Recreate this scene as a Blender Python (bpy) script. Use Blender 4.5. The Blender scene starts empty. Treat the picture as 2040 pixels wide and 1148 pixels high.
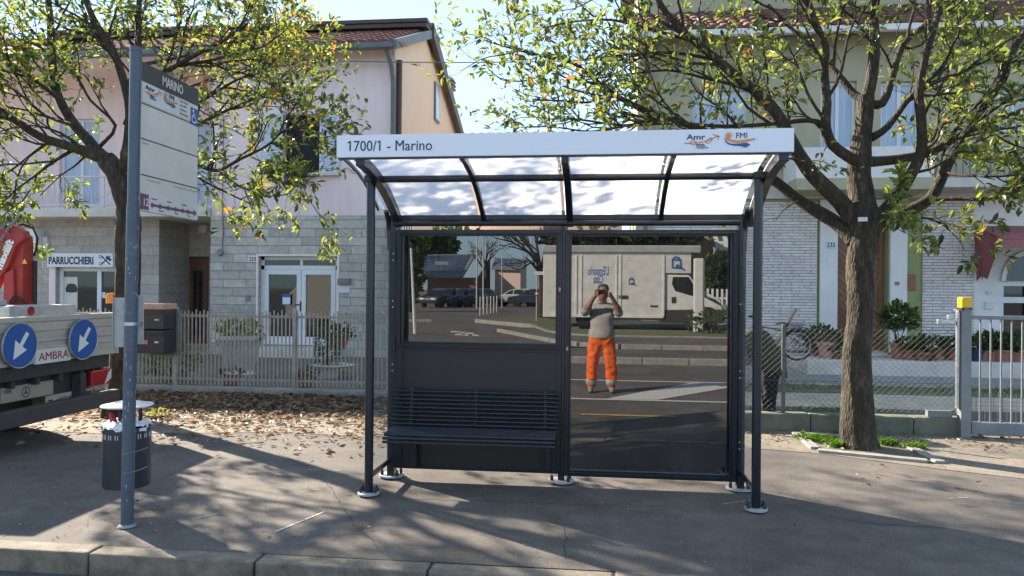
import bpy, math, random
from mathutils import Vector, Matrix
C = bpy.context.scene.collection
SC = bpy.context.scene
V = Vector

# ------------------------------------------------------------------ camera, sky, sun, exposure
F = 1480.0                       # focal length in photograph pixels (2040 wide)
YAW, ROLL, HCAM = math.radians(6.55), 0.008, 1.5
CAM = V((0, 0, HCAM))
s_, c_ = math.sin(YAW), math.cos(YAW)
FWD = V((-s_, c_, 0.0014)).normalized()
R0, U0 = V((c_, s_, 0)), V((0, 0, 1))
U0 = (U0 - FWD * U0.dot(FWD)).normalized()
RGT = R0 * math.cos(ROLL) + U0 * math.sin(ROLL)
UPV = U0 * math.cos(ROLL) - R0 * math.sin(ROLL)
cd = bpy.data.cameras.new('camera'); cam = bpy.data.objects.new('camera', cd); C.objects.link(cam)
cd.sensor_width = 36; cd.lens = 36 * F / 2040; cd.clip_start = 0.004; cd.clip_end = 2000
m = Matrix.Identity(4)
for i in range(3):
    m[i][0], m[i][1], m[i][2], m[i][3] = RGT[i], UPV[i], -FWD[i], CAM[i]
cam.matrix_world = m
SC.camera = cam

SUN_EL = math.radians(29.5)
SUN_H = V((-0.82, 0.57, 0)).normalized()          # where the sun stands: behind the houses, to the left
SUN = V((SUN_H.x * math.cos(SUN_EL), SUN_H.y * math.cos(SUN_EL), math.sin(SUN_EL)))
world = bpy.data.worlds.new('World'); SC.world = world; world.use_nodes = True
wn = world.node_tree
sky = wn.nodes.new('ShaderNodeTexSky'); sky.sky_type = 'NISHITA'; sky.sun_disc = False
sky.sun_elevation = SUN_EL; sky.sun_rotation = math.atan2(SUN_H.x, SUN_H.y)
sky.altitude = 30; sky.air_density = 1.0; sky.dust_density = 0.3; sky.ozone_density = 1.6
wb = wn.nodes.new('ShaderNodeMix'); wb.data_type = 'RGBA'; wb.blend_type = 'MULTIPLY'; wb.inputs[0].default_value = 1; wb.inputs[7].default_value = (1.28, 1.0, .80, 1)   # the camera's white balance
wn.links.new(sky.outputs[0], wb.inputs[6])
def vm(op, a, k):                                   # an even, thinly veiled sky: the glare round the sun is held back
    n = wn.nodes.new('ShaderNodeVectorMath'); n.operation = op; wn.links.new(a, n.inputs[0])
    if isinstance(k, tuple): n.inputs[1].default_value = k
    else: wn.links.new(k, n.inputs[1])
    return n.outputs[0]
den = vm('ADD', vm('MULTIPLY', wb.outputs[2], (.72, .46, .30)), (1, 1, 1))
wn.links.new(vm('DIVIDE', wb.outputs[2], den), wn.nodes['Background'].inputs[0]); wn.nodes['Background'].inputs[1].default_value = 0.105
ld = bpy.data.lights.new('sun', 'SUN'); ld.energy = 2.15; ld.angle = math.radians(0.7); ld.color = (1, 0.88, 0.72)
sun = bpy.data.objects.new('sun', ld); C.objects.link(sun)
sun.rotation_euler = (-SUN).to_track_quat('-Z', 'Y').to_euler()
SC.view_settings.view_transform = 'Standard'; SC.view_settings.look = 'None'
SC.view_settings.exposure = 3.05; SC.view_settings.gamma = 1
SC.cycles.max_bounces = 8; SC.cycles.transparent_max_bounces = 16
SC.cycles.sample_clamp_indirect = 6.0

# ------------------------------------------------------------------ where a pixel of the photograph lies in the place
YM = 5.715                                         # the plane of the two mirror-like panes
def ray(px, py): return (FWD + RGT * ((px - 1020) / F) + UPV * ((574 - py) / F))
def P(px, py, Y):
    d = ray(px, py); return CAM + d * (Y / d.y)
def G(px, py, z=0.0):
    d = ray(px, py); return CAM + d * ((z - HCAM) / d.z)
def MP(px, py, Y):                                 # seen in the mirror panes: a point on the plane Y behind the viewer
    d = ray(px, py); p = CAM + d * ((2 * YM - Y) / d.y); return V((p.x, 2 * YM - p.y, p.z))
def MG(px, py, z=0.0):
    p = G(px, py, z); return V((p.x, 2 * YM - p.y, p.z))

# ------------------------------------------------------------------ materials
MATS = {}
def nmat(name):
    m = bpy.data.materials.new(name); m.use_nodes = True
    nt = m.node_tree; b = nt.nodes['Principled BSDF']; MATS[name] = m
    return m, nt, b
def setin(nt, sock, val):
    if hasattr(val, 'is_output'): nt.links.new(val, sock)
    else: sock.default_value = (*val, 1) if isinstance(val, tuple) and len(val) == 3 and sock.type == 'RGBA' else val
def nd(nt, t, **kw):
    n = nt.nodes.new('ShaderNode' + t)
    for k, v in kw.items():
        if k in n.inputs: setin(nt, n.inputs[k], v)
        else: setattr(n, k, v)
    return n
def coords(nt, stretch=(1, 1, 1), wallwise=False):
    tc = nd(nt, 'TexCoord')
    if wallwise:
        sp = nd(nt, 'SeparateXYZ'); nt.links.new(tc.outputs['Object'], sp.inputs[0])
        ad = nd(nt, 'Math', operation='ADD'); nt.links.new(sp.outputs[0], ad.inputs[0]); nt.links.new(sp.outputs[1], ad.inputs[1])
        cb = nd(nt, 'CombineXYZ'); nt.links.new(ad.outputs[0], cb.inputs[0]); nt.links.new(sp.outputs[2], cb.inputs[1])
        return cb.outputs[0]
    mp = nd(nt, 'Mapping'); mp.inputs['Scale'].default_value = stretch
    nt.links.new(tc.outputs['Object'], mp.inputs[0]); return mp.outputs[0]
def noise(nt, vec, scale, detail=4, rough=.6):
    n = nd(nt, 'TexNoise'); nt.links.new(vec, n.inputs['Vector'])
    n.inputs['Scale'].default_value = scale; n.inputs['Detail'].default_value = detail; n.inputs['Roughness'].default_value = rough
    return n.outputs['Fac']
def ramp(nt, fac, stops):
    r = nd(nt, 'ValToRGB'); nt.links.new(fac, r.inputs[0]); e = r.color_ramp.elements
    while len(e) < len(stops): e.new(.5)
    for q, (p, c) in zip(e, stops): q.position = p; q.color = (*c, 1) if len(c) == 3 else c
    return r.outputs[0]
def mix(nt, fac, a, b, mode='MIX'):
    n = nd(nt, 'Mix', data_type='RGBA', blend_type=mode)
    setin(nt, n.inputs[0], fac); setin(nt, n.inputs[6], a); setin(nt, n.inputs[7], b); return n.outputs[2]
def bump(nt, b, h, strength, dist=.02):
    n = nd(nt, 'Bump'); n.inputs['Strength'].default_value = strength; n.inputs['Distance'].default_value = dist
    nt.links.new(h, n.inputs['Height']); nt.links.new(n.outputs[0], b.inputs['Normal']); return n
def mat(name, col, rough=.6, metal=0, col2=None, scale=3, bmp=0, bscale=40, stretch=(1, 1, 1), spec=.5, coat=0, emit=0):
    m, nt, b = nmat(name)
    b.inputs['Roughness'].default_value = rough; b.inputs['Metallic'].default_value = metal
    b.inputs['Specular IOR Level'].default_value = spec; b.inputs['Coat Weight'].default_value = coat
    v = coords(nt, stretch)
    c2 = col2 or tuple(x * .8 for x in col)
    f = noise(nt, v, scale, 6, .65)
    nt.links.new(ramp(nt, f, [(.34, c2), (.66, col)]), b.inputs['Base Color'])
    if bmp: bump(nt, b, noise(nt, v, bscale, 4), bmp, .01)
    if emit:
        b.inputs['Emission Color'].default_value = (*col, 1); b.inputs['Emission Strength'].default_value = emit
    return m

def asphalt(name, base, worn, speck=.5, patch=.6):
    m, nt, b = nmat(name); v = coords(nt)
    big = noise(nt, v, .55, 5, .7); mid = noise(nt, v, 3.2, 5, .7); fine = noise(nt, v, 130, 3, .7)
    c = ramp(nt, big, [(.32, base), (.68, worn)])
    c = mix(nt, .75, c, ramp(nt, mid, [(.3, (.62, .62, .62)), (.7, (1.25, 1.22, 1.18))]), 'MULTIPLY')
    c = mix(nt, speck, c, ramp(nt, fine, [(.3, (.4, .4, .4)), (.7, (1.7, 1.65, 1.58))]), 'MULTIPLY'); c = mix(nt, .45, c, ramp(nt, noise(nt, v, 48, 3, .8), [(.32, (.55, .55, .56)), (.68, (1.5, 1.47, 1.42))]), 'MULTIPLY')
    vo = nd(nt, 'TexVoronoi'); nt.links.new(v, vo.inputs['Vector']); vo.inputs['Scale'].default_value = 26
    dots = ramp(nt, vo.outputs['Distance'], [(.035, (1, 1, 1)), (.06, (0, 0, 0))])
    wh = nd(nt, 'TexWhiteNoise'); nt.links.new(vo.outputs['Position'], wh.inputs[0])
    sel = nd(nt, 'Math', operation='GREATER_THAN'); nt.links.new(wh.outputs[0], sel.inputs[0]); sel.inputs[1].default_value = .86
    mm = nd(nt, 'Math', operation='MULTIPLY'); nt.links.new(dots, mm.inputs[0]); nt.links.new(sel.outputs[0], mm.inputs[1])
    c = mix(nt, mm.outputs[0], c, (.55, .53, .5))
    nt.links.new(c, b.inputs['Base Color']); b.inputs['Roughness'].default_value = .85; b.inputs['Specular IOR Level'].default_value = .3
    ad = nd(nt, 'Math', operation='ADD'); nt.links.new(fine, ad.inputs[0]); nt.links.new(mid, ad.inputs[1])
    bump(nt, b, ad.outputs[0], .55, .008); return m
def bricks(name, c1, c2, mortar, w, h, ms, bmp=.6, rough=.85, nsc=9, var=.5, msmooth=.1):
    m, nt, b = nmat(name); v = coords(nt, wallwise=True)
    t = nd(nt, 'TexBrick'); nt.links.new(v, t.inputs['Vector'])
    for k, x in (('Color1', c1), ('Color2', c2), ('Mortar', mortar)): t.inputs[k].default_value = (*x, 1)
    t.inputs['Scale'].default_value = 1; t.inputs['Mortar Size'].default_value = ms; t.inputs['Mortar Smooth'].default_value = msmooth
    t.inputs['Brick Width'].default_value = w; t.inputs['Row Height'].default_value = h; t.inputs['Bias'].default_value = 0
    t.offset = .43; t.offset_frequency = 2; t.squash = 1.35; t.squash_frequency = 3
    o = coords(nt); n1 = noise(nt, o, nsc, 6, .7); n2 = noise(nt, o, .8, 3)
    c = mix(nt, var, t.outputs['Color'], ramp(nt, n1, [(.3, (.55, .56, .58)), (.7, (1.3, 1.28, 1.2))]), 'MULTIPLY')
    c = mix(nt, .5, c, ramp(nt, n2, [(.3, (.75, .75, .77)), (.7, (1.15, 1.13, 1.1))]), 'MULTIPLY')
    nt.links.new(c, b.inputs['Base Color']); b.inputs['Roughness'].default_value = rough
    inv = nd(nt, 'Math', operation='SUBTRACT'); inv.inputs[0].default_value = 1; nt.links.new(t.outputs['Fac'], inv.inputs[1])
    ad = nd(nt, 'Math', operation='MULTIPLY_ADD'); nt.links.new(n1, ad.inputs[0]); ad.inputs[1].default_value = .9; nt.links.new(inv.outputs[0], ad.inputs[2])
    bump(nt, b, ad.outputs[0], bmp, .03); return m
def leafmat(name, a, bcol, trans):
    m, nt, b = nmat(name); b.inputs['Roughness'].default_value = .34; b.inputs['Specular IOR Level'].default_value = .55
    g = nd(nt, 'NewGeometry'); col = ramp(nt, g.outputs['Random Per Island'], [(.1, a), (.9, bcol)])
    nt.links.new(col, b.inputs['Base Color'])
    tr = nd(nt, 'BsdfTranslucent'); nt.links.new(mix(nt, 1.0, col, trans, 'MULTIPLY'), tr.inputs[0])
    mx = nd(nt, 'MixShader'); mx.inputs[0].default_value = .5
    out = nt.nodes['Material Output']; nt.links.new(b.outputs[0], mx.inputs[1]); nt.links.new(tr.outputs[0], mx.inputs[2]); nt.links.new(mx.outputs[0], out.inputs[0]); return m
def glassy(name, col=(.9, .95, .95), dirt=.12):
    m, nt, b = nmat(name)
    tr = nd(nt, 'BsdfTransparent', Color=col); gl = nd(nt, 'BsdfGlossy', Color=(.9, .9, .9), Roughness=.02)
    df = nd(nt, 'BsdfDiffuse', Color=(.6, .6, .58)); fr = nd(nt, 'Value'); fr.outputs[0].default_value = .1
    a = nd(nt, 'MixShader'); nt.links.new(fr.outputs[0], a.inputs[0]); nt.links.new(tr.outputs[0], a.inputs[1]); nt.links.new(gl.outputs[0], a.inputs[2])
    d = nd(nt, 'MixShader'); d.inputs[0].default_value = dirt; nt.links.new(a.outputs[0], d.inputs[1]); nt.links.new(df.outputs[0], d.inputs[2])
    nt.links.new(d.outputs[0], nt.nodes['Material Output'].inputs[0]); return m
def bark(name, c1, c2, c3):
    m, nt, b = nmat(name); v = coords(nt, (1, 1, .28)); u = coords(nt)
    n = noise(nt, v, 22, 6, .7); n2 = noise(nt, u, 3, 4)
    vo = nd(nt, 'TexVoronoi', feature='DISTANCE_TO_EDGE'); nt.links.new(v, vo.inputs['Vector']); vo.inputs['Scale'].default_value = 38
    c = ramp(nt, n, [(.3, c1), (.55, c2), (.75, c3)])
    c = mix(nt, .6, c, ramp(nt, n2, [(.35, (.6, .62, .55)), (.65, (1.2, 1.15, 1))]), 'MULTIPLY')
    c = mix(nt, .5, c, ramp(nt, vo.outputs['Distance'], [(0, (.35, .33, .3)), (.12, (1.1, 1.1, 1.1))]), 'MULTIPLY')
    nt.links.new(c, b.inputs['Base Color']); b.inputs['Roughness'].default_value = .9
    ad = nd(nt, 'Math', operation='MULTIPLY_ADD'); nt.links.new(vo.outputs['Distance'], ad.inputs[0]); ad.inputs[1].default_value = 1.2; nt.links.new(n, ad.inputs[2])
    bump(nt, b, ad.outputs[0], .9, .02); return m
def planks(name, c1, c2, w, ang):
    m, nt, b = nmat(name); v = coords(nt, wallwise=True)
    mp = nd(nt, 'Mapping'); mp.inputs['Rotation'].default_value = (0, 0, ang); nt.links.new(v, mp.inputs[0])
    t = nd(nt, 'TexBrick'); nt.links.new(mp.outputs[0], t.inputs['Vector'])
    t.inputs['Color1'].default_value = (*c1, 1); t.inputs['Color2'].default_value = (*c2, 1); t.inputs['Mortar'].default_value = (.03, .015, .01, 1)
    t.inputs['Scale'].default_value = 1; t.inputs['Brick Width'].default_value = 4; t.inputs['Row Height'].default_value = w; t.inputs['Mortar Size'].default_value = .006
    g = nd(nt, 'Mapping'); g.inputs['Scale'].default_value = (2, 30, 2); nt.links.new(mp.outputs[0], g.inputs[0])
    c = mix(nt, .6, t.outputs['Color'], ramp(nt, noise(nt, g.outputs[0], 3, 5), [(.3, (.6, .6, .6)), (.7, (1.3, 1.3, 1.3))]), 'MULTIPLY')
    nt.links.new(c, b.inputs['Base Color']); b.inputs['Roughness'].default_value = .45
    inv = nd(nt, 'Math', operation='SUBTRACT'); inv.inputs[0].default_value = 1; nt.links.new(t.outputs['Fac'], inv.inputs[1]); bump(nt, b, inv.outputs[0], .6, .01); return m

M = MATS
asphalt('pavement_asphalt', (.088, .081, .075), (.156, .143, .132)); asphalt('road_asphalt', (.085, .081, .077), (.135, .128, .12))
asphalt('gravel', (.15, .135, .115), (.26, .235, .2), .9); asphalt('yard_gravel', (.38, .34, .265), (.53, .475, .38), .9)
mat('dark_patch', (.035, .035, .037), .9, bmp=.5, bscale=120); mat('concrete', (.34, .325, .3), .9, col2=(.2, .195, .18), scale=6, bmp=.5, bscale=70)
mat('concrete_dark', (.24, .205, .16), .9, col2=(.10, .088, .065), scale=7, bmp=.5, bscale=60); mat('mossy_wall', (.19, .19, .15), .9, col2=(.1, .115, .075), scale=5, bmp=.5, bscale=60)
mat('stone_step', (.68, .62, .55), .7, col2=(.54, .5, .44)); mat('earth', (.17, .14, .1), .95, col2=(.1, .09, .06), scale=9, bmp=.6, bscale=50)
mat('far_grass', (.09, .12, .05), .95, col2=(.13, .12, .06), scale=2, bmp=.4, bscale=30)
mat('white_line', (.66, .65, .62), .8, col2=(.42, .41, .39), scale=18); mat('yellow_line', (.62, .36, .08), .8, col2=(.3, .22, .12), scale=12)
mat('anthracite', (.011, .017, .027), .3, .0, col2=(.009, .013, .021), spec=.45, coat=.12); mat('anthracite_sheet', (.02, .021, .023), .38, .1, col2=(.017, .018, .020))
mat('bin_paint', (.026, .037, .054), .4, col2=(.02, .029, .043), scale=5); mat('pole_paint', (.075, .10, .135), .42, 0, col2=(.055, .075, .105), scale=7); mat('scratch', (.34, .38, .42), .6)
mat('zinc', (.55, .56, .57), .38, .85, col2=(.4, .41, .42), scale=20); mat('zinc_dull', (.46, .47, .48), .55, .35, col2=(.34, .35, .36), scale=9)
mat('steel_grey', (.24, .255, .27), .6, .1, col2=(.19, .20, .215), scale=8); mat('wire_grey', (.13, .13, .125), .7); mat('black_rubber', (.012, .012, .013), .6); mat('black_plastic', (.02, .02, .022), .4)
mat('fascia_white', (.76, .79, .86), .4, col2=(.73, .765, .835), scale=1.5); mat('navy', (.015, .028, .09), .5); mat('orange_print', (.72, .2, .07), .5); mat('blue_print', (.03, .1, .3), .5); mat('tan_print', (.72, .3, .1), .5)
mat('panel_grey', (.68, .635, .58), .5, col2=(.60, .56, .51), scale=3); mat('panel_dark', (.055, .055, .058), .5); mat('white_paint', (.74, .75, .76), .45, col2=(.68, .69, .7)); mat('purple', (.2, .075, .14), .5); mat('grey_print', (.22, .22, .24), .6)
mat('sign_blue', (.022, .10, .34), .4, col2=(.02, .09, .31)); mat('offwhite', (.66, .66, .64), .5, col2=(.58, .58, .55)); mat('letter_blue', (.05, .17, .40), .5)
mat('pink_plaster', (.87, .71, .69), .9, col2=(.75, .61, .60), scale=1.6, stretch=(1.5, 1.5, .3), bmp=.15, bscale=160); mat('peach_and_bounce_plaster', (.74, .59, .51), .9, col2=(.69, .545, .47), scale=1)  # peach walls; on the pink house's gable the tint is painted bounce light
bricks('grey_stone', (.58, .54, .49), (.42, .395, .365), (.30, .275, .245), .52, .185, .007, .9); bricks('grey_stone_smooth', (.48, .445, .40), (.40, .375, .34), (.29, .265, .235), .6, .22, .006, .5)
bricks('white_brick', (.88, .81, .77), (.74, .67, .63), (.38, .35, .33), .36, .058, .008, .9, nsc=14, var=.5)
bricks('brown_brick', (.28, .13, .1), (.2, .1, .075), (.2, .17, .15), .25, .07, .008, .5)
mat('olive_plaster', (.46, .425, .285), .9, col2=(.38, .355, .235), scale=1.6, stretch=(1.5, 1.5, .3), bmp=.15, bscale=150); mat('olive_strip', (.33, .36, .16), .85); mat('white_plaster', (.80, .76, .73), .85, col2=(.72, .685, .655)); mat('cream_plaster', (.64, .6, .54), .9)
mat('roof_tile', (.24, .105, .08), .85, col2=(.14, .07, .055), scale=5, bmp=.4, bscale=50); mat('brown_trim', (.085, .05, .042), .5, col2=(.065, .04, .035)); mat('gutter_grey', (.13, .15, .165), .5); mat('slate_grey', (.2, .21, .22), .6)
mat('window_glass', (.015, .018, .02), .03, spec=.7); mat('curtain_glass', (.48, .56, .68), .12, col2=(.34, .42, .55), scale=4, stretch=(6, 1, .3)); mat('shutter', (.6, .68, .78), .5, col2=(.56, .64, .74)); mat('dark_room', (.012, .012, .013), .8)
planks('door_wood_left', (.20, .085, .045), (.15, .062, .034), .09, .9); planks('door_wood', (.27, .125, .055), (.2, .088, .04), .10, .75); mat('wood_plain', (.27, .12, .055), .5, col2=(.19, .08, .04), scale=3, stretch=(12, 12, 1)); mat('broom_wood', (.42, .24, .13), .6)
mat('terracotta', (.36, .15, .09), .8, col2=(.27, .11, .07), scale=7); mat('pink_pot', (.6, .3, .25), .8); mat('white_pot', (.62, .6, .56), .8, col2=(.45, .44, .4), scale=5, bmp=.4, bscale=25)
mat('red_paint', (.36, .035, .028), .5, col2=(.25, .026, .022), scale=6); mat('alu_gate', (.50, .46, .40), .5, .1, col2=(.39, .36, .315), scale=4, stretch=(1, .4, 3)); mat('chassis', (.03, .031, .034), .7, col2=(.05, .045, .04), scale=9); mat('red_lens', (.35, .015, .02), .2); mat('orange_lens', (.85, .28, .02), .25); mat('yellow_lens', (.85, .52, .01), .3); mat('cream_plate', (.38, .35, .28), .6)
mat('awning_red', (.34, .115, .115), .85, col2=(.27, .09, .09), scale=2); mat('fence_metal', (.44, .41, .365), .6, .2, col2=(.3, .29, .27), scale=10); mat('rail_white', (.62, .62, .62), .6)
mat('mail_dark', (.035, .038, .045), .45); mat('copper', (.52, .33, .25), .5)
mat('sky_shell', (.5, .6, .7)); mat('bag_white', (.75, .76, .8), .3, col2=(.6, .62, .68), scale=12); mat('skin', (.42, .22, .15), .55); mat('skin_tan', (.36, .18, .12), .55)
mat('sweater', (.40, .385, .37), .9, col2=(.33, .32, .31), scale=6, bmp=.5, bscale=25); mat('hivis_orange', (.85, .16, .02), .75, col2=(.72, .11, .015), scale=5, bmp=.6, bscale=9); mat('reflective', (.45, .46, .46), .4); mat('boot', (.26, .24, .19), .8); mat('hair', (.06, .055, .05), .8); mat('olive_jacket', (.045, .05, .032), .8, bmp=.5, bscale=14); mat('black_cloth', (.012, .012, .014), .85, bmp=.4, bscale=18)
mat('van_white', (.72, .72, .7), .35); mat('van_panel', (.66, .66, .64), .45); mat('van_grey', (.4, .41, .42), .5); mat('solar', (.02, .035, .085), .15, spec=.8); mat('solar_frame', (.4, .42, .42), .5); mat('car_dark', (.02, .024, .03), .25, coat=.6); mat('car_silver', (.5, .47, .42), .3, .2, coat=.4); mat('car_blue', (.03, .045, .08), .25, coat=.6)
mat('tan_building', (.5, .33, .17), .9); mat('stripe_green', (.04, .11, .075), .8)
leafmat('leaf_dark', (.034, .054, .025), (.065, .092, .038), (1.5, 1.7, .8)); leafmat('leaf_green', (.085, .12, .042), (.14, .175, .06), (1.7, 1.8, .85)); leafmat('leaf_lime', (.15, .18, .05), (.25, .26, .085), (1.6, 1.6, .9)); leafmat('leaf_yellow', (.40, .26, .05), (.40, .17, .06), (1.4, 1.25, .9))
leafmat('leaf_dry', (.30, .21, .13), (.42, .33, .22), (.7, .6, .5)); leafmat('leaf_brown', (.13, .08, .05), (.22, .14, .09), (.6, .5, .4)); leafmat('grass_blade', (.07, .15, .02), (.16, .24, .04), (1.6, 1.8, .8)); leafmat('twig_dry', (.1, .08, .065), (.15, .12, .1), (.1, .1, .1))
bark('bark', (.018, .014, .010), (.058, .046, .031), (.17, .14, .10)); bark('bark_pale', (.09, .08, .065), (.16, .14, .115), (.24, .21, .17))
glassy('side_glass', (.86, .9, .9), .1); glassy('car_glass', (.05, .06, .07), .02)
# mirror-like dark pane
m, nt, b = nmat('mirror_pane'); b.inputs['Base Color'].default_value = (.18, .18, .18, 1); b.inputs['Metallic'].default_value = 1; b.inputs['Roughness'].default_value = 0
dfu = nd(nt, 'BsdfDiffuse', Color=(.45, .44, .42)); dmx = nd(nt, 'MixShader'); dv = coords(nt, (1, 1, .5))   # a little dust and wiping marks
dm = nd(nt, 'Math', operation='MULTIPLY'); nt.links.new(ramp(nt, noise(nt, dv, 3.5, 8, .75), [(.4, (.15, .15, .15)), (.75, (1, 1, 1))]), dm.inputs[0]); dm.inputs[1].default_value = .07
nt.links.new(dm.outputs[0], dmx.inputs[0]); nt.links.new(b.outputs[0], dmx.inputs[1]); nt.links.new(dfu.outputs[0], dmx.inputs[2]); nt.links.new(dmx.outputs[0], nt.nodes['Material Output'].inputs[0])
# milky roof sheet: light shines through
m, nt, b = nmat('milky_sheet'); b.inputs['Roughness'].default_value = .35; b.inputs['Base Color'].default_value = (.72, .73, .78, 1)
tr = nd(nt, 'BsdfTranslucent', Color=(.95, .94, .96)); mx = nd(nt, 'MixShader'); mx.inputs[0].default_value = .78
nt.links.new(b.outputs[0], mx.inputs[1]); nt.links.new(tr.outputs[0], mx.inputs[2]); nt.links.new(mx.outputs[0], nt.nodes['Material Output'].inputs[0])

def patchmat(name, col, strength, sc=9):                  # a stain that thins out towards its edge
    m, nt, b = nmat(name); tc = nd(nt, 'TexCoord'); gr = nd(nt, 'Vector' + 'Math', operation='DISTANCE'); nt.links.new(tc.outputs['Generated'], gr.inputs[0]); gr.inputs[1].default_value = (.5, .5, 0)
    edge = ramp(nt, gr.outputs['Value'], [(.12, (1, 1, 1)), (.5, (0, 0, 0))]); n = ramp(nt, noise(nt, coords(nt), sc, 6, .75), [(.3, (0, 0, 0)), (.62, (1, 1, 1))])
    a = mix(nt, 1, edge, n, 'MULTIPLY'); sm = nd(nt, 'Math', operation='MULTIPLY'); nt.links.new(a, sm.inputs[0]); sm.inputs[1].default_value = strength
    nt.links.new(sm.outputs[0], b.inputs['Alpha']); b.inputs['Base Color'].default_value = (*col, 1); b.inputs['Roughness'].default_value = .95; return m
patchmat('dust', (.45, .43, .40), .6); patchmat('tar_stain', (.02, .02, .02), .95, 12); patchmat('damp_stain', (.05, .048, .045), .55, 3)
# ------------------------------------------------------------------ mesh builder
ORG = {}
def basis(d):
    d = d.normalized(); a = V((0, 0, 1)) if abs(d.z) < .9 else V((1, 0, 0))
    x = d.cross(a).normalized(); return x, d.cross(x).normalized()
class MB:
    def __init__(s): s.v, s.f, s.m = [], [], []
    def add(s, vs, fs, mi=0):
        n = len(s.v); s.v += [tuple(q) for q in vs]; s.f += [tuple(i + n for i in f) for f in fs]; s.m += [mi] * len(fs)
    def box(s, c, sz, mi=0, R=None):
        c = V(c); h = V(sz) / 2; vs = []
        for z in (-1, 1):
            for y in (-1, 1):
                for x in (-1, 1):
                    p = V((x * h.x, y * h.y, z * h.z)); vs.append(c + (R @ p if R else p))
        s.add(vs, [(0, 2, 3, 1), (4, 5, 7, 6), (0, 1, 5, 4), (2, 6, 7, 3), (0, 4, 6, 2), (1, 3, 7, 5)], mi); return s
    def bx(s, x0, x1, y0, y1, z0, z1, mi=0):
        return s.box(((x0 + x1) / 2, (y0 + y1) / 2, (z0 + z1) / 2), (abs(x1 - x0), abs(y1 - y0), abs(z1 - z0)), mi)
    def tube(s, pts, rs, n=8, mi=0, caps=True, wob=None):
        pts = [V(p) for p in pts]
        if not isinstance(rs, (list, tuple)): rs = [rs] * len(pts)
        vs = []; x = None
        for i, p in enumerate(pts):
            d = (pts[min(i + 1, len(pts) - 1)] - pts[max(i - 1, 0)])
            if d.length < 1e-9: d = V((0, 0, 1))
            d.normalize()
            if x is None: x, y = basis(d)
            else:
                x = x - d * x.dot(d)
                x = x.normalized() if x.length > 1e-6 else basis(d)[0]
                y = d.cross(x)
            for k in range(n):
                a = 2 * math.pi * k / n; r = rs[i] * (wob(i, a) if wob else 1)
                vs.append(p + x * (math.cos(a) * r) + y * (math.sin(a) * r))
        fs = [(i * n + k, i * n + (k + 1) % n, (i + 1) * n + (k + 1) % n, (i + 1) * n + k) for i in range(len(pts) - 1) for k in range(n)]
        if caps: fs += [tuple(range(n))[::-1], tuple((len(pts) - 1) * n + k for k in range(n))]
        s.add(vs, fs, mi); return s
    def lathe(s, prof, c=(0, 0, 0), n=24, mi=0, ax=(0, 0, 1), sc=(1, 1)):
        c = V(c); d = V(ax).normalized(); x, y = (V((1, 0, 0)), V((0, 1, 0))) if abs(d.z) > .99 else basis(d)
        vs = [c + d * h + x * (math.cos(2 * math.pi * k / n) * r * sc[0]) + y * (math.sin(2 * math.pi * k / n) * r * sc[1]) for r, h in prof for k in range(n)]
        fs = [(i * n + k, i * n + (k + 1) % n, (i + 1) * n + (k + 1) % n, (i + 1) * n + k) for i in range(len(prof) - 1) for k in range(n)]
        if prof[0][0] > 1e-4: fs.append(tuple(range(n))[::-1])
        if prof[-1][0] > 1e-4: fs.append(tuple((len(prof) - 1) * n + k for k in range(n)))
        s.add(vs, fs, mi); return s
    def prism(s, poly, o, xd, yd, t, mi=0):
        o, xd, yd = V(o), V(xd), V(yd); nn = xd.cross(yd).normalized() * t; k = len(poly)
        a = [o + xd * p[0] + yd * p[1] for p in poly]
        s.add([p + nn for p in a] + a, [tuple(range(k)), tuple(range(2 * k - 1, k - 1, -1))] + [(i, k + i, k + (i + 1) % k, (i + 1) % k) for i in range(k)], mi); return s
    def quad(s, a, b, c, d, mi=0): s.add([a, b, c, d], [(0, 1, 2, 3)], mi); return s
    def wall(s, x0, x1, z0, z1, Y, holes=(), dep=.15, mi=0):          # a wall facing -Y, with openings that have reveals
        xs = sorted({x0, x1, *[h[0] for h in holes], *[h[1] for h in holes]}); zs = sorted({z0, z1, *[h[2] for h in holes], *[h[3] for h in holes]})
        for a, b in zip(xs, xs[1:]):
            for c, d in zip(zs, zs[1:]):
                if a < x0 - 1e-6 or b > x1 + 1e-6 or c < z0 - 1e-6 or d > z1 + 1e-6: continue
                if any(h[0] < (a + b) / 2 < h[1] and h[2] < (c + d) / 2 < h[3] for h in holes): continue
                s.quad((a, Y, c), (b, Y, c), (b, Y, d), (a, Y, d), mi)
        for h in holes:
            a, b, c, d = h[:4]; e = Y + dep
            s.quad((a, Y, c), (a, Y, d), (a, e, d), (a, e, c), mi); s.quad((b, Y, c), (b, e, c), (b, e, d), (b, Y, d), mi)
            s.quad((a, Y, d), (b, Y, d), (b, e, d), (a, e, d), mi); s.quad((a, Y, c), (a, e, c), (b, e, c), (b, Y, c), mi)
        return s
    def leaf(s, p, d, n, L, W, mi=0, fold=.25):
        d = d.normalized(); w = d.cross(n)
        if w.length < 1e-4: w = basis(d)[0]
        w.normalize(); n = w.cross(d); f = n * (W * fold)
        q = [p, p + d * L * .32 + w * W * .5 + f, p + d * L * .7 + w * W * .42 + f, p + d * L - n * L * .12, p + d * L * .7 - w * W * .42 + f, p + d * L * .32 - w * W * .5 + f]
        s.add(q, [(0, 1, 2, 3), (0, 3, 4, 5)], mi)
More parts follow.
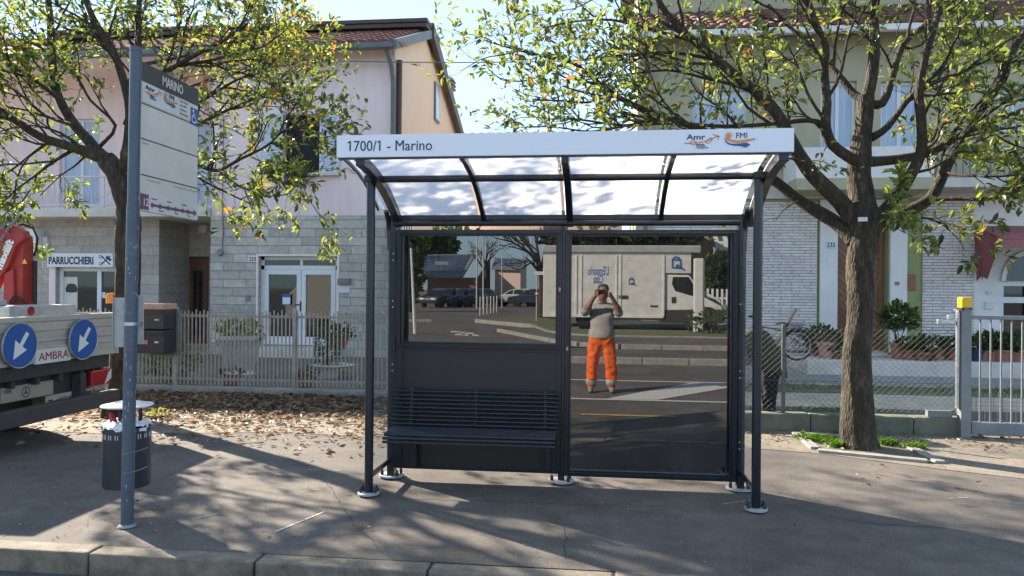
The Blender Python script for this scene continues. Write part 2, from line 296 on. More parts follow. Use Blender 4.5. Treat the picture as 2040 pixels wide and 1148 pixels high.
    def build(s, name, mats, parent=None, smooth=False, bevel=0, angle=40):
        me = bpy.data.meshes.new(name); org = ORG.get(parent.name, V((0, 0, 0))) if parent else V((0, 0, 0))
        me.from_pydata([(v[0] - org.x, v[1] - org.y, v[2] - org.z) for v in s.v], [], s.f)
        if isinstance(mats, str): mats = [mats]
        for q in mats: me.materials.append(M[q])
        me.polygons.foreach_set('material_index', s.m)
        if smooth:
            me.polygons.foreach_set('use_smooth', [True] * len(s.f)); me.update(); me.set_sharp_from_angle(angle=math.radians(angle))
        me.update()
        o = bpy.data.objects.new(name, me); C.objects.link(o)
        if parent: o.parent = parent; ORG[o.name] = org
        if bevel:
            bv = o.modifiers.new('bevel', 'BEVEL'); bv.width = bevel; bv.segments = 2; bv.limit_method = 'ANGLE'
        return o
def thing(name, label, cat, loc=(0, 0, 0), group=None):
    o = bpy.data.objects.new(name, None); C.objects.link(o); o.location = loc; o.empty_display_size = .1
    o['label'] = label; o['category'] = cat; ORG[o.name] = V(loc)
    if group: o['group'] = group
    return o
def tag(o, label, cat, group=None):
    o['label'] = label; o['category'] = cat
    if group: o['group'] = group
    return o
def kind(o, k): o['kind'] = k; return o
def dup(root, loc, rz=0, label=None):
    def cp(o, par):
        c = o.copy(); C.objects.link(c)
        if par: c.parent = par
        for ch in o.children: cp(ch, c)
        return c
    r = cp(root, None); r.location = loc; r.rotation_euler = (0, 0, rz)
    if label: r['label'] = label
    return r
def text(s, size, o, xd, yd, mt, parent, name='lettering', ext=.0015, bold=0, align='LEFT', sx=1.0):
    cu = bpy.data.curves.new('t', 'FONT'); cu.body = s; cu.size = size; cu.extrude = ext; cu.offset = bold; cu.align_x = align; cu.resolution_u = 3
    t = bpy.data.objects.new('t', cu); C.objects.link(t); dg = bpy.context.evaluated_depsgraph_get()
    me = bpy.data.meshes.new_from_object(t.evaluated_get(dg)); bpy.data.objects.remove(t)
    xd, yd = V(xd).normalized(), V(yd).normalized(); n = xd.cross(yd); o = V(o); org = ORG.get(parent.name, V((0, 0, 0)))
    if '1' in s:                                          # the built-in font draws 1 as a bare stroke: give it its flag
        import bmesh
        bm = bmesh.new(); bm.from_mesh(me); seen = set(); add = []
        for v0 in bm.verts:
            if v0 in seen: continue
            st, isl = [v0], []
            while st:
                q = st.pop()
                if q in seen: continue
                seen.add(q); isl.append(q); st += [e.other_vert(q) for e in q.link_edges]
            xs_ = [q.co.x for q in isl]; ys_ = [q.co.y for q in isl]
            if max(xs_) - min(xs_) < .2 * size and max(ys_) - min(ys_) > .55 * size: add.append((min(xs_), max(ys_)))
        for x, y in add:
            q = [bm.verts.new((x + dx * size, y + dy * size, ext)) for dx, dy in ((.02, 0), (-.15, -.1), (-.15, -.17), (.02, -.085))]; bm.faces.new(q)
        bm.to_mesh(me); bm.free()
    for v in me.vertices: v.co = o + xd * v.co.x * sx + yd * v.co.y + n * v.co.z - org
    me.materials.clear(); me.materials.append(M[mt]); me.name = name
    ob = bpy.data.objects.new(name, me); C.objects.link(ob); ob.parent = parent; ORG[ob.name] = org; return ob
def skinned(nodes, edges, name, mats, pick, parent=None, root=0, sub=2, folds=None):
    me = bpy.data.meshes.new('k'); me.from_pydata([n[0] for n in nodes], edges, []); ob = bpy.data.objects.new('k', me); C.objects.link(ob)
    ob.modifiers.new('s', 'SKIN'); 
    for i, n in enumerate(nodes):
        sv = me.skin_vertices[0].data[i]; r = n[1]; sv.radius = r if isinstance(r, tuple) else (r, r); sv.use_root = (i == root)
    sb = ob.modifiers.new('u', 'SUBSURF'); sb.levels = sub; sb.render_levels = sub
    dg = bpy.context.evaluated_depsgraph_get(); nm = bpy.data.meshes.new_from_object(ob.evaluated_get(dg)); bpy.data.objects.remove(ob)
    nm.materials.clear()
    for q in mats: nm.materials.append(M[q])
    for p in nm.polygons: p.material_index = pick(p.center); p.use_smooth = True
    if folds:
        from mathutils import noise as mn
        for v in nm.vertices:
            a, k = folds(v.co)
            if a: q = V((v.co.x * k, v.co.y * k, v.co.z * k * 1.5)); v.co += v.normal * (a * (mn.noise(q) + .5 * mn.noise(q * 2.1)))
    nm.name = name
    org = ORG.get(parent.name, V((0, 0, 0))) if parent else V((0, 0, 0))
    for v in nm.vertices: v.co = v.co - org
    o = bpy.data.objects.new(name, nm); C.objects.link(o)
    if parent: o.parent = parent; ORG[o.name] = org
    return o
def lerp(a, b, t): return a + (b - a) * t
def wx(px, Y): return P(px, 577, Y).x
def wz(px, py, Y): return P(px, py, Y).z
def window(parent, x0, x1, z0, z1, Y, fm='white_paint', pane='window_glass', nx=1, nz=1, fw=.06, name='window'):
    b = MB(); b.bx(x0, x1, Y, Y + .06, z1 - fw, z1); b.bx(x0, x1, Y, Y + .06, z0, z0 + fw); b.bx(x0, x0 + fw, Y, Y + .06, z0 + fw, z1 - fw); b.bx(x1 - fw, x1, Y, Y + .06, z0 + fw, z1 - fw)
    for i in range(1, nx): x = lerp(x0, x1, i / nx); b.bx(x - fw * .6, x + fw * .6, Y + .003, Y + .057, z0 + fw, z1 - fw)
    for i in range(1, nz): z = lerp(z0, z1, i / nz); b.bx(x0 + fw, x1 - fw, Y + .005, Y + .055, z - fw * .5, z + fw * .5)
    f = b.build(name, fm, parent, bevel=.006); MB().bx(x0 + .01, x1 - .01, Y + .035, Y + .045, z0 + .01, z1 - .01).build('pane', pane, f); return f
X3, Y3, Z3 = V((1, 0, 0)), V((0, 1, 0)), V((0, 0, 1))
# ================================================================== THE SETTING: ground, road, pavement, kerb
def sheet(name, pts, z, mt):
    b = MB(); b.add([(p[0], p[1], z if len(p) < 3 else p[2]) for p in pts], [tuple(range(len(pts)))]); return kind(b.build(name, mt), 'structure')
def rect(x0, x1, y0, y1): return [(x0, y0), (x1, y0), (x1, y1), (x0, y1)]
sheet('ground', rect(-900, 900, -900, 900), -.16, 'far_grass')
sheet('road', rect(-60, 60, -4.95, 3.86), -.12, 'road_asphalt')
sheet('pavement', rect(-40, 40, 4.0, 10.0), 0, 'pavement_asphalt')
sheet('yard_ground', rect(-40, 40, 10.0, 40), .002, 'yard_gravel')
b = MB(); rnd = random.Random(3); x = -30.3
while x < 30:                                            # kerb stones with open joints
    L = .98 + rnd.uniform(-.02, .02); b.bx(x, x + L - .012, 3.86 + rnd.uniform(-.004, .004), 3.995, -.3, .004 + rnd.uniform(-.004, .003)); x += L
kind(b.build('kerb', 'concrete_dark', bevel=.011), 'structure')
b = MB(); b.bx(-30, 30, 3.88, 4.0, -.3, -.004); kind(b.build('kerb_joint_filling', 'dark_patch'), 'structure')
gp = [tuple(G(px, py)[:2]) for px, py in [(1490, 893), (1640, 905), (1880, 936), (2100, 962)]]
sheet('gravel_verge', gp + [(14, gp[-1][1] - .6), (14, 8.3), (gp[0][0], 8.3)], .004, 'gravel')
sheet('leaf_strewn_verge', [(-9, 7.2), (-5, 7.0), (-3.2, 7.35), (-1.8, 7.2), (-.6, 7.9), (-.3, 9.9), (-9, 9.9)], .004, 'gravel')
# old repairs, scuffs, chalk marks and concrete dust on the pavement
def blob(cx, cy, rx, ry, seed, n=26, k=.3):
    r = random.Random(seed); ph = [r.uniform(0, 6.3) for _ in range(4)]
    out = []
    for i in range(n):
        a = 2 * math.pi * i / n; q = 1 + k * (math.sin(3 * a + ph[0]) * .5 + math.sin(5 * a + ph[1]) * .35 + math.sin(9 * a + ph[2]) * .25)
        out.append((cx + math.cos(a) * rx * q, cy + math.sin(a) * ry * q))
    return out
q = G(262, 1045); sheet('tar_patch', blob(q.x + .03, q.y + .02, .42, .27, 5), .004, 'tar_stain')
for i, (px, py, rx, ry, mt_) in enumerate(((735, 990, .3, .2, 'dust'), (1505, 1020, .5, .28, 'dust'), (790, 955, .35, .2, 'dust'), (1122, 962, .3, .15, 'dust'), (1480, 985, .35, .2, 'dust'), (1440, 1010, .6, .25, 'dust'), (1000, 1080, 1.1, .5, 'damp_stain'), (560, 900, .8, .4, 'damp_stain'), (1750, 1060, .9, .4, 'damp_stain'), (150, 980, .9, .35, 'damp_stain'), (1300, 1110, .8, .2, 'damp_stain'), (1680, 960, .7, .3, 'dust'), (420, 1060, .35, .2, 'dust'))):
    q = G(px, py); sheet('pavement_stain', [p for p in blob(q.x, max(q.y, 4.02 + ry * 1.45), rx, ry, 40 + i)], .0045 + i * .0006, mt_)
def crack(pts, seed, w=.007):
    r = random.Random(seed); P_ = []
    for a, e in zip(pts, pts[1:]):
        a, e = G(*a), G(*e); n_ = max(2, int((e - a).length / .07))
        for k in range(n_): p = a.lerp(e, k / n_); P_.append(V((p.x + r.uniform(-.02, .02), p.y + r.uniform(-.02, .02), .0035)))
    b = MB(); vs = []
    for k, p in enumerate(P_): d = (P_[min(k + 1, len(P_) - 1)] - P_[max(k - 1, 0)]).normalized(); n_ = V((-d.y, d.x, 0)) * w * r.uniform(.15, .6); vs += [p - n_, p + n_]
    b.add(vs, [(2 * k, 2 * k + 2, 2 * k + 3, 2 * k + 1) for k in range(len(P_) - 1)]); kind(b.build('pavement_crack', 'dark_patch'), 'structure')
crack([(795, 994), (910, 997), (1160, 1006), (1330, 1010)], 1); crack([(560, 905), (640, 950), (700, 1040), (760, 1100)], 2, .006); crack([(1540, 1000), (1700, 1040), (1840, 1050), (2040, 1075)], 3, .006); crack([(20, 960), (180, 955), (330, 990)], 4, .006); crack([(1100, 1020), (1130, 1075), (1120, 1125)], 5, .005)
def stroke(a, bb, w, z=.005):
    a, bb = G(*a), G(*bb); d = (bb - a); n = V((-d.y, d.x, 0)).normalized() * w / 2; return [(p.x, p.y, z) for p in (a - n, bb - n, bb + n, a + n)]
b = MB()
for a, e, w in [((548, 1061), (648, 1020), .012), ((392, 1033), (436, 1024), .01), ((610, 937), (680, 938), .008), ((1440, 1005), (1520, 995), .01), ((1880, 995), (1930, 992), .008), ((600, 980), (640, 976), .006)]:
    for k in range(5):
        if rnd.random() < .2: continue
        p0 = (lerp(a[0], e[0], k / 5), lerp(a[1], e[1], k / 5)); p1 = (lerp(a[0], e[0], (k + .9) / 5), lerp(a[1], e[1], (k + .9) / 5)); v = stroke(p0, p1, w * rnd.uniform(.5, 1)); b.add(v, [(0, 1, 2, 3)])
kind(b.build('chalk_marks', 'white_line'), 'structure')
b = MB(); rnd = random.Random(8)
for _ in range(560):
    if rnd.random() < .3: c = V((rnd.gauss(-2.9, .5), rnd.gauss(4.45, .25), .004))
    else: c = V((rnd.uniform(-5, 4), rnd.uniform(4.05, 8), .004))
    if c.y < 4.03: continue
    r = rnd.uniform(.002, .0065); b.lathe([(0, 0), (r, r * .2), (r * .8, r * .8), (0, r)], c, 5)
o = b.build('pebbles', 'concrete'); tag(o, 'small pale stones scattered over the pavement', 'pebbles'); kind(o, 'stuff')
# far side of the road, seen in the dark panes
yk1, yk2, yk3 = -5.0, -7.6, -10.6
def far_kerb(y, z0, z1, name):
    b = MB(); x = -60
    while x < 60: b.bx(x, x + .985, y - .15, y, z0 - .1, z1); x += 1
    return kind(b.build(name, 'concrete', bevel=.015), 'structure')
far_kerb(yk1, -.12, .02, 'far_kerb'); sheet('traffic_island', rect(-60, 60, yk2, yk1 - .15), .012, 'road_asphalt')
def kerb_line(pts, z0, z1, name='far_kerb'):
    b = MB(); r = random.Random(len(pts))
    for a, e in zip(pts, pts[1:]):
        a, e = V((*a, 0)), V((*e, 0)); L = (e - a).length; d = (e - a) / L; n = V((-d.y, d.x, 0)); k = max(1, round(L / 1.0))
        for i in range(k): b.prism([(L * i / k, -.15), (L * (i + 1) / k - .012, -.15), (L * (i + 1) / k - .012, 0), (L * i / k, 0)], V((a.x, a.y, z1 + r.uniform(-.004, .004))), d, n, -(z1 - z0 + .1))
    return kind(b.build(name, 'concrete', bevel=.012), 'structure')
c2 = [(60, yk2), (.6, yk2), (-.4, -8.1), (-1.2, -9.4), (-2.2, -11.6), (-3.3, -14.0)]; c3 = [(60, yk3), (.2, yk3), (-.8, -11.2), (-1.5, -12.6), (-2.5, -17), (-3.8, -18.8), (-5.2, -20.8)]
kerb_line(c2, .012, .13); sheet('far_pavement', c2 + [(-3.1, -14.6), (-2.2, -15.2)] + c3[1:4][::-1] + [(60, yk3)], .125, 'pavement_asphalt'); kerb_line(c3, .03, .17); kerb_line([(-9.5, -20.2), (-7.2, -20.6)], .03, .13)
sheet('grass_strip', c3 + [(-3.2, -27), (-1, -27), (-.6, -14.2), (60, -14.2)], .15, 'far_grass')
sheet('car_park', rect(-200, 200, -200, yk2 - .15), .02, 'road_asphalt'); sheet('parking_bay', rect(-.5, 60, -60, -14.25), .06, 'road_asphalt')
b = MB()
for px, py in ((903, 661), (917, 662.5), (930, 664), (912, 666.5), (926, 667.5), (939, 668)): q = MG(px, py, .026); b.add([(q.x - .16, q.y - .35, .026), (q.x + .16, q.y - .35, .026), (q.x + .3, q.y + .35, .026), (q.x - .02, q.y + .35, .026)], [(0, 1, 2, 3)])
kind(b.build('road_marking', 'white_line'), 'structure')
# white bus-bay markings on the road
b = MB()
def line(y, w, x0=-25, x1=25): b.add([(x0, y - w / 2, -.114), (x1, y - w / 2, -.114), (x1, y + w / 2, -.114), (x0, y + w / 2, -.114)], [(0, 1, 2, 3)])
line(.38, .12); line(-1.93, .12)
for k in range(-6, 7):
    x = k * 3.4 + .15; b.add([(x, .3, -.114), (x + .75, .3, -.114), (x + 2.5, -1.85, -.114), (x + 1.5, -1.85, -.114)], [(0, 1, 2, 3)])
kind(b.build('bus_bay_markings', 'white_line'), 'structure')
b = MB(); b.add([(-.2, 1.7, -.114), (1.0, 1.7, -.114), (1.0, 1.8, -.114), (-.2, 1.8, -.114)], [(0, 1, 2, 3)]); kind(b.build('yellow_marking', 'yellow_line'), 'structure')

# ================================================================== BUS SHELTER
XL, XR, XM, YF, YR = -1.630, 1.085, -.268, 5.22, 5.755
sh = thing('bus_shelter', 'dark anthracite bus shelter with milky curved roof and white name fascia', 'bus shelter', (XM, 5.5, 0))
def post(x, y, z1, r=.031, plate=True):
    o = MB().tube([(x, y, .01), (x, y, z1)], r, 20).build('post', 'anthracite', sh, smooth=True)
    if plate:
        MB().lathe([(.078, .0), (.078, .012), (.074, .015), (0, .015)], (x, y, .012), 28).build('foot_plate', 'zinc_dull', o, smooth=True)
        for a in (25, 155, 205, 335):
            q = (x + .058 * math.cos(math.radians(a)), y + .058 * math.sin(math.radians(a)), .026)
            MB().lathe([(.013, 0), (.013, .018), (.010, .026), (.008, .042), (0, .044)], q, 10).build('bolt', 'black_plastic', o, smooth=True)
    return o
post(XL, YF, 2.31); post(XR, YF, 2.31)
def boxpost(x, y, w, d, z0, z1, plate=True):
    o = MB().bx(x - w / 2, x + w / 2, y - d / 2, y + d / 2, z0, z1).build('upright', 'anthracite', sh, bevel=.006)
    if plate:
        MB().lathe([(.1, 0), (.1, .012), (0, .013)], (x, y, .012), 28).build('foot_plate', 'zinc_dull', o, smooth=True)
        for a in (30, 200, 320): MB().lathe([(.013, 0), (.013, .02), (.008, .04), (0, .042)], (x + .075 * math.cos(math.radians(a)), y + .075 * math.sin(math.radians(a)), .025), 10).build('bolt', 'black_plastic', o, smooth=True)
    return o
ul = boxpost(XL + .02, YR, .055, .10, .01, 2.06); ur = boxpost(XR - .01, YR, .055, .10, .01, 2.06); boxpost(XM, YR + .02, .05, .05, .01, 1.95)
b = MB()
for x, sg in ((XL + .02, 1), (XR - .01, -1)):
    for z in (.32, .85, 1.35, 1.72):
        for dz in (0, .05): b.lathe([(.007, 0), (.006, .004), (0, .005)], (x + sg * .012, YR - .051, z + dz), 8, ax=(0, -1, 0))
b.build('screws', 'zinc', sh, smooth=True)
PROF = [(4.785, 2.375), (4.90, 2.365), (5.03, 2.345), (5.16, 2.318), (5.30, 2.278), (5.43, 2.228), (5.55, 2.17), (5.66, 2.11), (5.76, 2.045)]
def arch(x, w, h, ext=True, name='roof_rib', down=.0):
    b = MB(); pr = PROF
    top = [(y, z + .006) for y, z in pr]; bot = [(y - .012, z - h) for y, z in pr]
    b.prism(top + bot[::-1], (x + w / 2, 0, 0), (0, 1, 0), (0, 0, 1), w); return b.build(name, 'anthracite', sh, bevel=.004)
ribs = [XL + .0, wx(933, 5.25), XM + .005, wx(1317, 5.25), XR + .0]
for i, x in enumerate(ribs): arch(x, .06 if i in (0, 4) else (.05 if i == 2 else .034), .065 if i in (0, 2, 4) else .035)
for i in range(4):                                       # milky sheets, one to each bay
    a, e = ribs[i] + .012, ribs[i + 1] - .012; bm = MB(); n = len(PROF)
    vs = [(x, y, z + .012 + t) for t in (0, .006) for x in (a, e) for y, z in PROF]
    fs = [(j, n + j, n + j + 1, j + 1) for j in range(n - 1)] + [(2 * n + j, 2 * n + j + 1, 3 * n + j + 1, 3 * n + j) for j in range(n - 1)]
    bm.add(vs, fs); bm.build('roof_sheet', 'milky_sheet', sh, smooth=True)
for x, sg in ((XL - .03, -1), (XR + .03, 1)):              # narrow outer strips of sheet beyond the end ribs
    bm = MB(); a, e = x, x + sg * .065; n = len(PROF); vs = [(q, y, z + .012) for q in (a, e) for y, z in PROF[:-1]]; n -= 1
    bm.add(vs, [(j, n + j, n + j + 1, j + 1) for j in range(n - 1)]); bm.build('roof_sheet', 'milky_sheet', sh, smooth=True)
    bb = MB(); pr = PROF[:-1]; bb.prism([(y, z + .02) for y, z in pr] + [(y, z - .006) for y, z in pr][::-1], (e + .008, 0, 0), (0, 1, 0), (0, 0, 1), .016); bb.build('roof_edge', 'anthracite', sh)
MB().tube([(XL - .02, YF, 2.285), (XR + .02, YF, 2.285)], .025, 16).build('front_beam', 'anthracite', sh, smooth=True)
b = MB(); b.bx(XL - .02, XR + .02, 5.715, 5.785, 2.035, 2.075); b.bx(XL + .03, XR - .03, 5.70, 5.77, 1.992, 2.028); b.tube([(XL + .03, 5.71, 2.01), (XR - .03, 5.71, 2.01)], .024, 12); b.build('rear_beam', 'anthracite', sh, bevel=.004)
for x in (XL - .01, XR + .01): MB().tube([(x, 5.64, 2.10), (x, 5.70, 2.03), (x, 5.735, 1.90), (x, 5.745, 1.80)], .019, 10).build('roof_brace', 'anthracite', sh, smooth=True)
for x in (XL, XR): MB().bx(x - .04, x + .04, YF - .045, YF + .045, 2.262, 2.31).build('beam_joint', 'anthracite', sh, bevel=.006)
MB().bx(XM - .012, XM + .012, 5.72, 5.76, 1.93, 2.0).build('hanger', 'anthracite', sh)
# fascia with its lettering and two emblems
YFA = 4.772
fx0, fx1 = wx(668, YFA), wx(1580, YFA); fz0, fz1 = wz(1124, 308.5, YFA), wz(1124, 262.5, YFA)
fa = MB().bx(fx0, fx1, YFA, YFA + .03, fz0, fz1).build('fascia', 'fascia_white', sh, bevel=.003)
MB().bx(fx0 + .01, fx1 - .01, YFA + .003, YFA + .04, fz0 - .010, fz0 - .001).build('fascia_edge', 'anthracite', fa)
ty = YFA - .0012
p = P(691, 301.5, ty); text('1700/1 - Marino', .0985, (p.x, ty, p.z), X3, Z3, 'navy', fa, sx=.90)
def ribbon(b, pts, w, o, xd, yd, k, mi=0):
    o, xd, yd = V(o), V(xd), V(yd); n = xd.cross(yd); P2 = [o + xd * p[0] * k + yd * p[1] * k for p in pts]; vs = []
    for i, p in enumerate(P2):
        d = (P2[min(i + 1, len(P2) - 1)] - P2[max(i - 1, 0)]).normalized(); s = n.cross(d) * (w * k / 2); vs += [p - s + n * .001, p + s + n * .001]
    b.add(vs, [(2 * i, 2 * i + 2, 2 * i + 3, 2 * i + 1) for i in range(len(P2) - 1)], mi)
def emblems(parent, o, xd, yd, k):                         # k: metres per unit; origin at the arrow's tail
    o, xd, yd = V(o), V(xd), V(yd); n = xd.cross(yd); at = lambda x, y: o + xd * (x * k) + yd * (y * k) + n * .001
    text('Amr', 66 * k, at(20, 30), xd, yd, 'navy', parent, bold=.8 * k, ext=.0008, sx=1.28)
    for i, s in enumerate(('agenzia', 'mobilità', 'romagnola')): text(s, 19 * k, at(98, -16 - i * 15), xd, yd, 'navy', parent, ext=.0006, bold=.25 * k, sx=1.3)
    b = MB()
    ribbon(b, [(0, 0), (60, 0), (110, 3), (170, 10), (215, 24), (262, 50), (292, 56)], 8, o, xd, yd, k)
    for cx, cy, rx, ry, t in ((76, 2, 26, 16, 0), (210, 18, 30, 15, .7)):
        ribbon(b, [(cx + rx * math.cos(a) * math.cos(t) - ry * math.sin(a) * math.sin(t), cy + rx * math.cos(a) * math.sin(t) + ry * math.sin(a) * math.cos(t)) for a in [i * math.pi / 12 for i in range(25)]], 6, o, xd, yd, k)
    ribbon(b, [(238, 72), (294, 54), (278, 24)], 8, o, xd, yd, k); b.build('arrow_emblem', 'orange_print', parent)
    cx, cy = 372, 56; b = MB(); b.prism([(22 * math.cos(i * math.pi / 10), 22 * math.sin(i * math.pi / 10)) for i in range(20)], at(cx, cy), xd * k, yd * k, .001)
    for i in range(11):
        a = math.radians(20 + i * 27); ribbon(b, [(cx + math.cos(a) * 26, cy + math.sin(a) * 26), (cx + math.cos(a) * 36, cy + math.sin(a) * 36)], 6, o, xd, yd, k)
    wave = lambda dy, w: [(338 + t * 255, 34 + dy + (-32 * math.sin(min(1, t * 1.9) * 1.57) + 26 * max(0, t - .35) * 1.5 * math.sin((t - .35) * 2.4))) for t in [i / 16 for i in range(17)]]
    w1 = wave(0, 0); b2 = w1[::-1]; pol = [(x, y + 8 * math.sin(min(1, i / 16) * 3.14) + 6) for i, (x, y) in enumerate(w1)] + [(x, y - 4 - 6 * math.sin((16 - i) / 16 * 3.14)) for i, (x, y) in enumerate(b2)]
    b.prism(pol, at(0, 0), xd * k, yd * k, .001); b.build('sun_emblem', 'tan_print', parent)
    pol = [(335, 36), (350, 14), (380, -6), (420, -12), (470, -10), (520, -2), (552, -22), (512, -46), (470, -32), (420, -28), (375, -18), (345, 4)]
    MB().prism(pol, at(0, 0), xd * k, yd * k, .001).build('wave_emblem', 'blue_print', parent)
    text('FMI', 68 * k, at(428, 36), xd, yd, 'navy', parent, bold=0, ext=.0008, sx=1.0)
p = P(1363, 285.5, ty); emblems(fa, (p.x, ty, p.z), X3, Z3, 1 / 4.25 / F * 4.62)
# rear wall: two framed dark panes, a lower sheet on the left
YP = YM
def fr(px0, px1, pz_top, pz_bot, name='pane_frame', w=.036, depth=.05, y=YP):
    b = MB(); x0, x1 = px0, px1
    for k, (g, yy, ww) in enumerate(((0, y - .026, .020), (.018, y - .034, .016), (.034, y - .022, .014))):
        a, e, t, bo = x0 + g, x1 - g, pz_top - g, pz_bot + g
        b.bx(a, e, yy, y + .02, t - ww, t); b.bx(a, e, yy, y + .02, bo, bo + ww); b.bx(a, a + ww, yy, y + .02, bo + ww, t - ww); b.bx(e - ww, e, yy, y + .02, bo + ww, t - ww)
    return b.build(name, 'anthracite', sh, bevel=.003)
gx0, gx1 = wx(803, YP), wx(1108, YP); gt, gb = wz(960, 470, YP), wz(960, 683, YP)
f1 = fr(gx0 - .046, gx1 + .046, gt + .046, gb - .046); MB().quad((gx0 - .01, YP, gb - .01), (gx1 + .01, YP, gb - .01), (gx1 + .01, YP, gt + .01), (gx0 - .01, YP, gt + .01)).build('pane', 'mirror_pane', f1)
hx0, hx1 = wx(1138, YP), wx(1456, YP); hb = wz(1297, 941, YP); ht = wz(1297, 470.5, YP)
f2 = fr(hx0 - .046, hx1 + .046, ht + .046, hb - .046); MB().quad((hx0 - .01, YP, hb - .01), (hx1 + .01, YP, hb - .01), (hx1 + .01, YP, ht + .01), (hx0 - .01, YP, ht + .01)).build('pane', 'mirror_pane', f2)
# side strips between frames and uprights, with hinges
b = MB(); b.bx(XL + .045, gx0 - .047, YP - .005, YP + .03, .085, 1.955); b.build('side_strip', 'anthracite', sh, bevel=.003); MB().bx(hx1 + .047, XR - .036, YP - .005, YP + .03, .05, 1.955).build('side_strip', 'anthracite', sh, bevel=.003)
MB().bx(gx1 + .047, hx0 - .047, YP - .03, YP + .03, .075, 1.965).build('middle_strip', 'anthracite', sh, bevel=.004)
for x, zs in ((gx0 - .062, (1.78, 1.06)), (hx1 + .066, (1.75, 1.33, .48))):
    for z in zs: MB().tube([(x, YP - .02, z - .055), (x, YP - .02, z + .055)], .007, 8).tube([(x, YP - .02, z - .004), (x, YP - .02, z + .004)], .010, 8).build('hinge', 'anthracite', sh, smooth=True)
for px, py in ((1115, 577), (1130, 695)):
    q = P(px, py, YP - .032); MB().lathe([(.011, 0), (.011, .004), (.008, .006), (0, .006)], (q.x, q.y, q.z), 14, ax=(0, -1, 0), sc=(.75, 1.5)).build('lock', 'copper', sh, smooth=True)
lx0, lx1 = gx0 - .046, gx1 + .046; lz1 = gb - .047; ls = MB().bx(lx0, lx1, YP + .001, YP + .012, .085, lz1).build('lower_sheet', 'anthracite_sheet', sh)
b = MB(); b.bx(lx0, lx0 + .05, YP - .012, YP, .085, lz1); b.bx(lx1 - .035, lx1, YP - .012, YP, .085, lz1); b.bx(lx0 + .05, lx1 - .035, YP - .012, YP, .085, .11); b.bx(lx0 + .05, lx1 - .035, YP - .008, YP, lz1 - .02, lz1); b.build('sheet_frame', 'anthracite', ls, bevel=.002)
for x in (XL, XR):                                       # clear side panes on a low rail
    MB().quad((x + .008 * (1 if x < 0 else -1), YF + .035, .16), (x + .008 * (1 if x < 0 else -1), YR - .055, .16), (x + .008 * (1 if x < 0 else -1), YR - .055, 1.95), (x + .008 * (1 if x < 0 else -1), YF + .035, 1.95)).build('side_pane', 'side_glass', sh)
    MB().bx(x - .01 + (.008 if x < 0 else -.008), x + .01 + (.008 if x < 0 else -.008), YF + .03, YR - .05, .12, .155).build('side_rail', 'anthracite', sh, bevel=.003)
# ================================================================== BENCH (bolted to the shelter)
bx0, bx1 = wx(788, 5.62), wx(1114, 5.62); sx0, sx1 = wx(764, 5.33), wx(1108, 5.33)
be = thing('bench', 'dark blue slatted metal bench under the left pane of the shelter', 'bench', (lerp(sx0, sx1, .5), 5.5, 0))
b = MB(); nb = 9
for i in range(nb): z = lerp(.455, .70, i / (nb - 1)); b.tube([(bx0 - .02 * (1 - i / nb), 5.60 + i * .006, z), (bx1, 5.60 + i * .006, z)], .0095, 10)
b.build('backrest', 'anthracite', be, smooth=True)
b = MB()
for i in range(8): b.tube([(sx0, 5.345 + i * .034, .410 - (.018 if i == 0 else 0) + .004 * i * .6), (sx1, 5.345 + i * .034, .410 - (.018 if i == 0 else 0) + .004 * i * .6)], .0125, 10)
b.tube([(sx0, 5.335, .366), (sx1, 5.335, .366)], .0105, 10); b.build('seat', 'anthracite', be, smooth=True)
for x in (lerp(bx0, bx1, .1), lerp(bx0, bx1, .5), lerp(bx0, bx1, .92)):
    b = MB(); b.tube([(x, 5.665, .72), (x, 5.625, .45), (x, 5.60, .385), (x, 5.34, .375)], .010, 6); b.build('bracket', 'anthracite', be)
for x in (lerp(bx0, bx1, .12), lerp(bx0, bx1, .94)): MB().bx(x - .02, x + .02, 5.64, 5.70, .10, .40).build('leg', 'anthracite', be, bevel=.003)

# ================================================================== BUS STOP SIGN on its pole
pb = G(253, 1050); px_, py_ = pb.x, pb.y
bs = thing('bus_stop_sign', 'tall blue grey pole with a bus stop timetable panel', 'bus stop sign', (px_, py_, 0))
lean = .011
pp = lambda z: V((px_ + lean * z, py_, z))
o = MB().tube([pp(0), pp(1.1), pp(2.0)], .0375, 24).tube([pp(1.995), pp(2.97)], .034, 24).tube([pp(2.96), pp(2.985)], .036, 24).build('pole', 'pole_paint', bs, smooth=True)
b = MB(); rnd = random.Random(4)
for _ in range(55):                                      # chipped paint: small proud flakes of bare metal
    z = rnd.choice([rnd.uniform(.55, 1.1), rnd.uniform(.1, 2.1), rnd.uniform(1.3, 1.75)]); a = rnd.uniform(math.pi * 1.1, math.pi * 2.05); h = rnd.uniform(.006, .035); da = rnd.uniform(.05, .2)
    c = pp(z); rr = .0379; mk = lambda a, z: (c.x + rr * math.cos(a), c.y + rr * math.sin(a), z)
    b.add([mk(a, z), mk(a + da, z + h * .2), mk(a + da * .8, z + h), mk(a + da * .1, z + h * .8)], [(0, 1, 2, 3)])
b.build('paint_chips', 'scratch', o)
MB().lathe([(.055, 0), (.05, .008), (.04, .014)], pp(.006), 20).build('collar', 'concrete', bs, smooth=True)
XS = px_ + .028; ya, ye = py_ + .045, py_ + .715; zt, zb = wz(285, 122, ya), wz(279, 420, ya)
pn = MB().bx(XS - .012, XS + .012, ya, ye, zb, zt).build('timetable_panel', 'panel_grey', bs, bevel=.004)
Hh = zt - zb; Wd = ye - ya; xs = XS + .0125
def pf(name, y0, y1, z0, z1, mt, t=.002, x=xs): return MB().bx(x, x + t, lerp(ya, ye, y0), lerp(ya, ye, y1), lerp(zb, zt, z0), lerp(zb, zt, z1)).build(name, mt, pn)
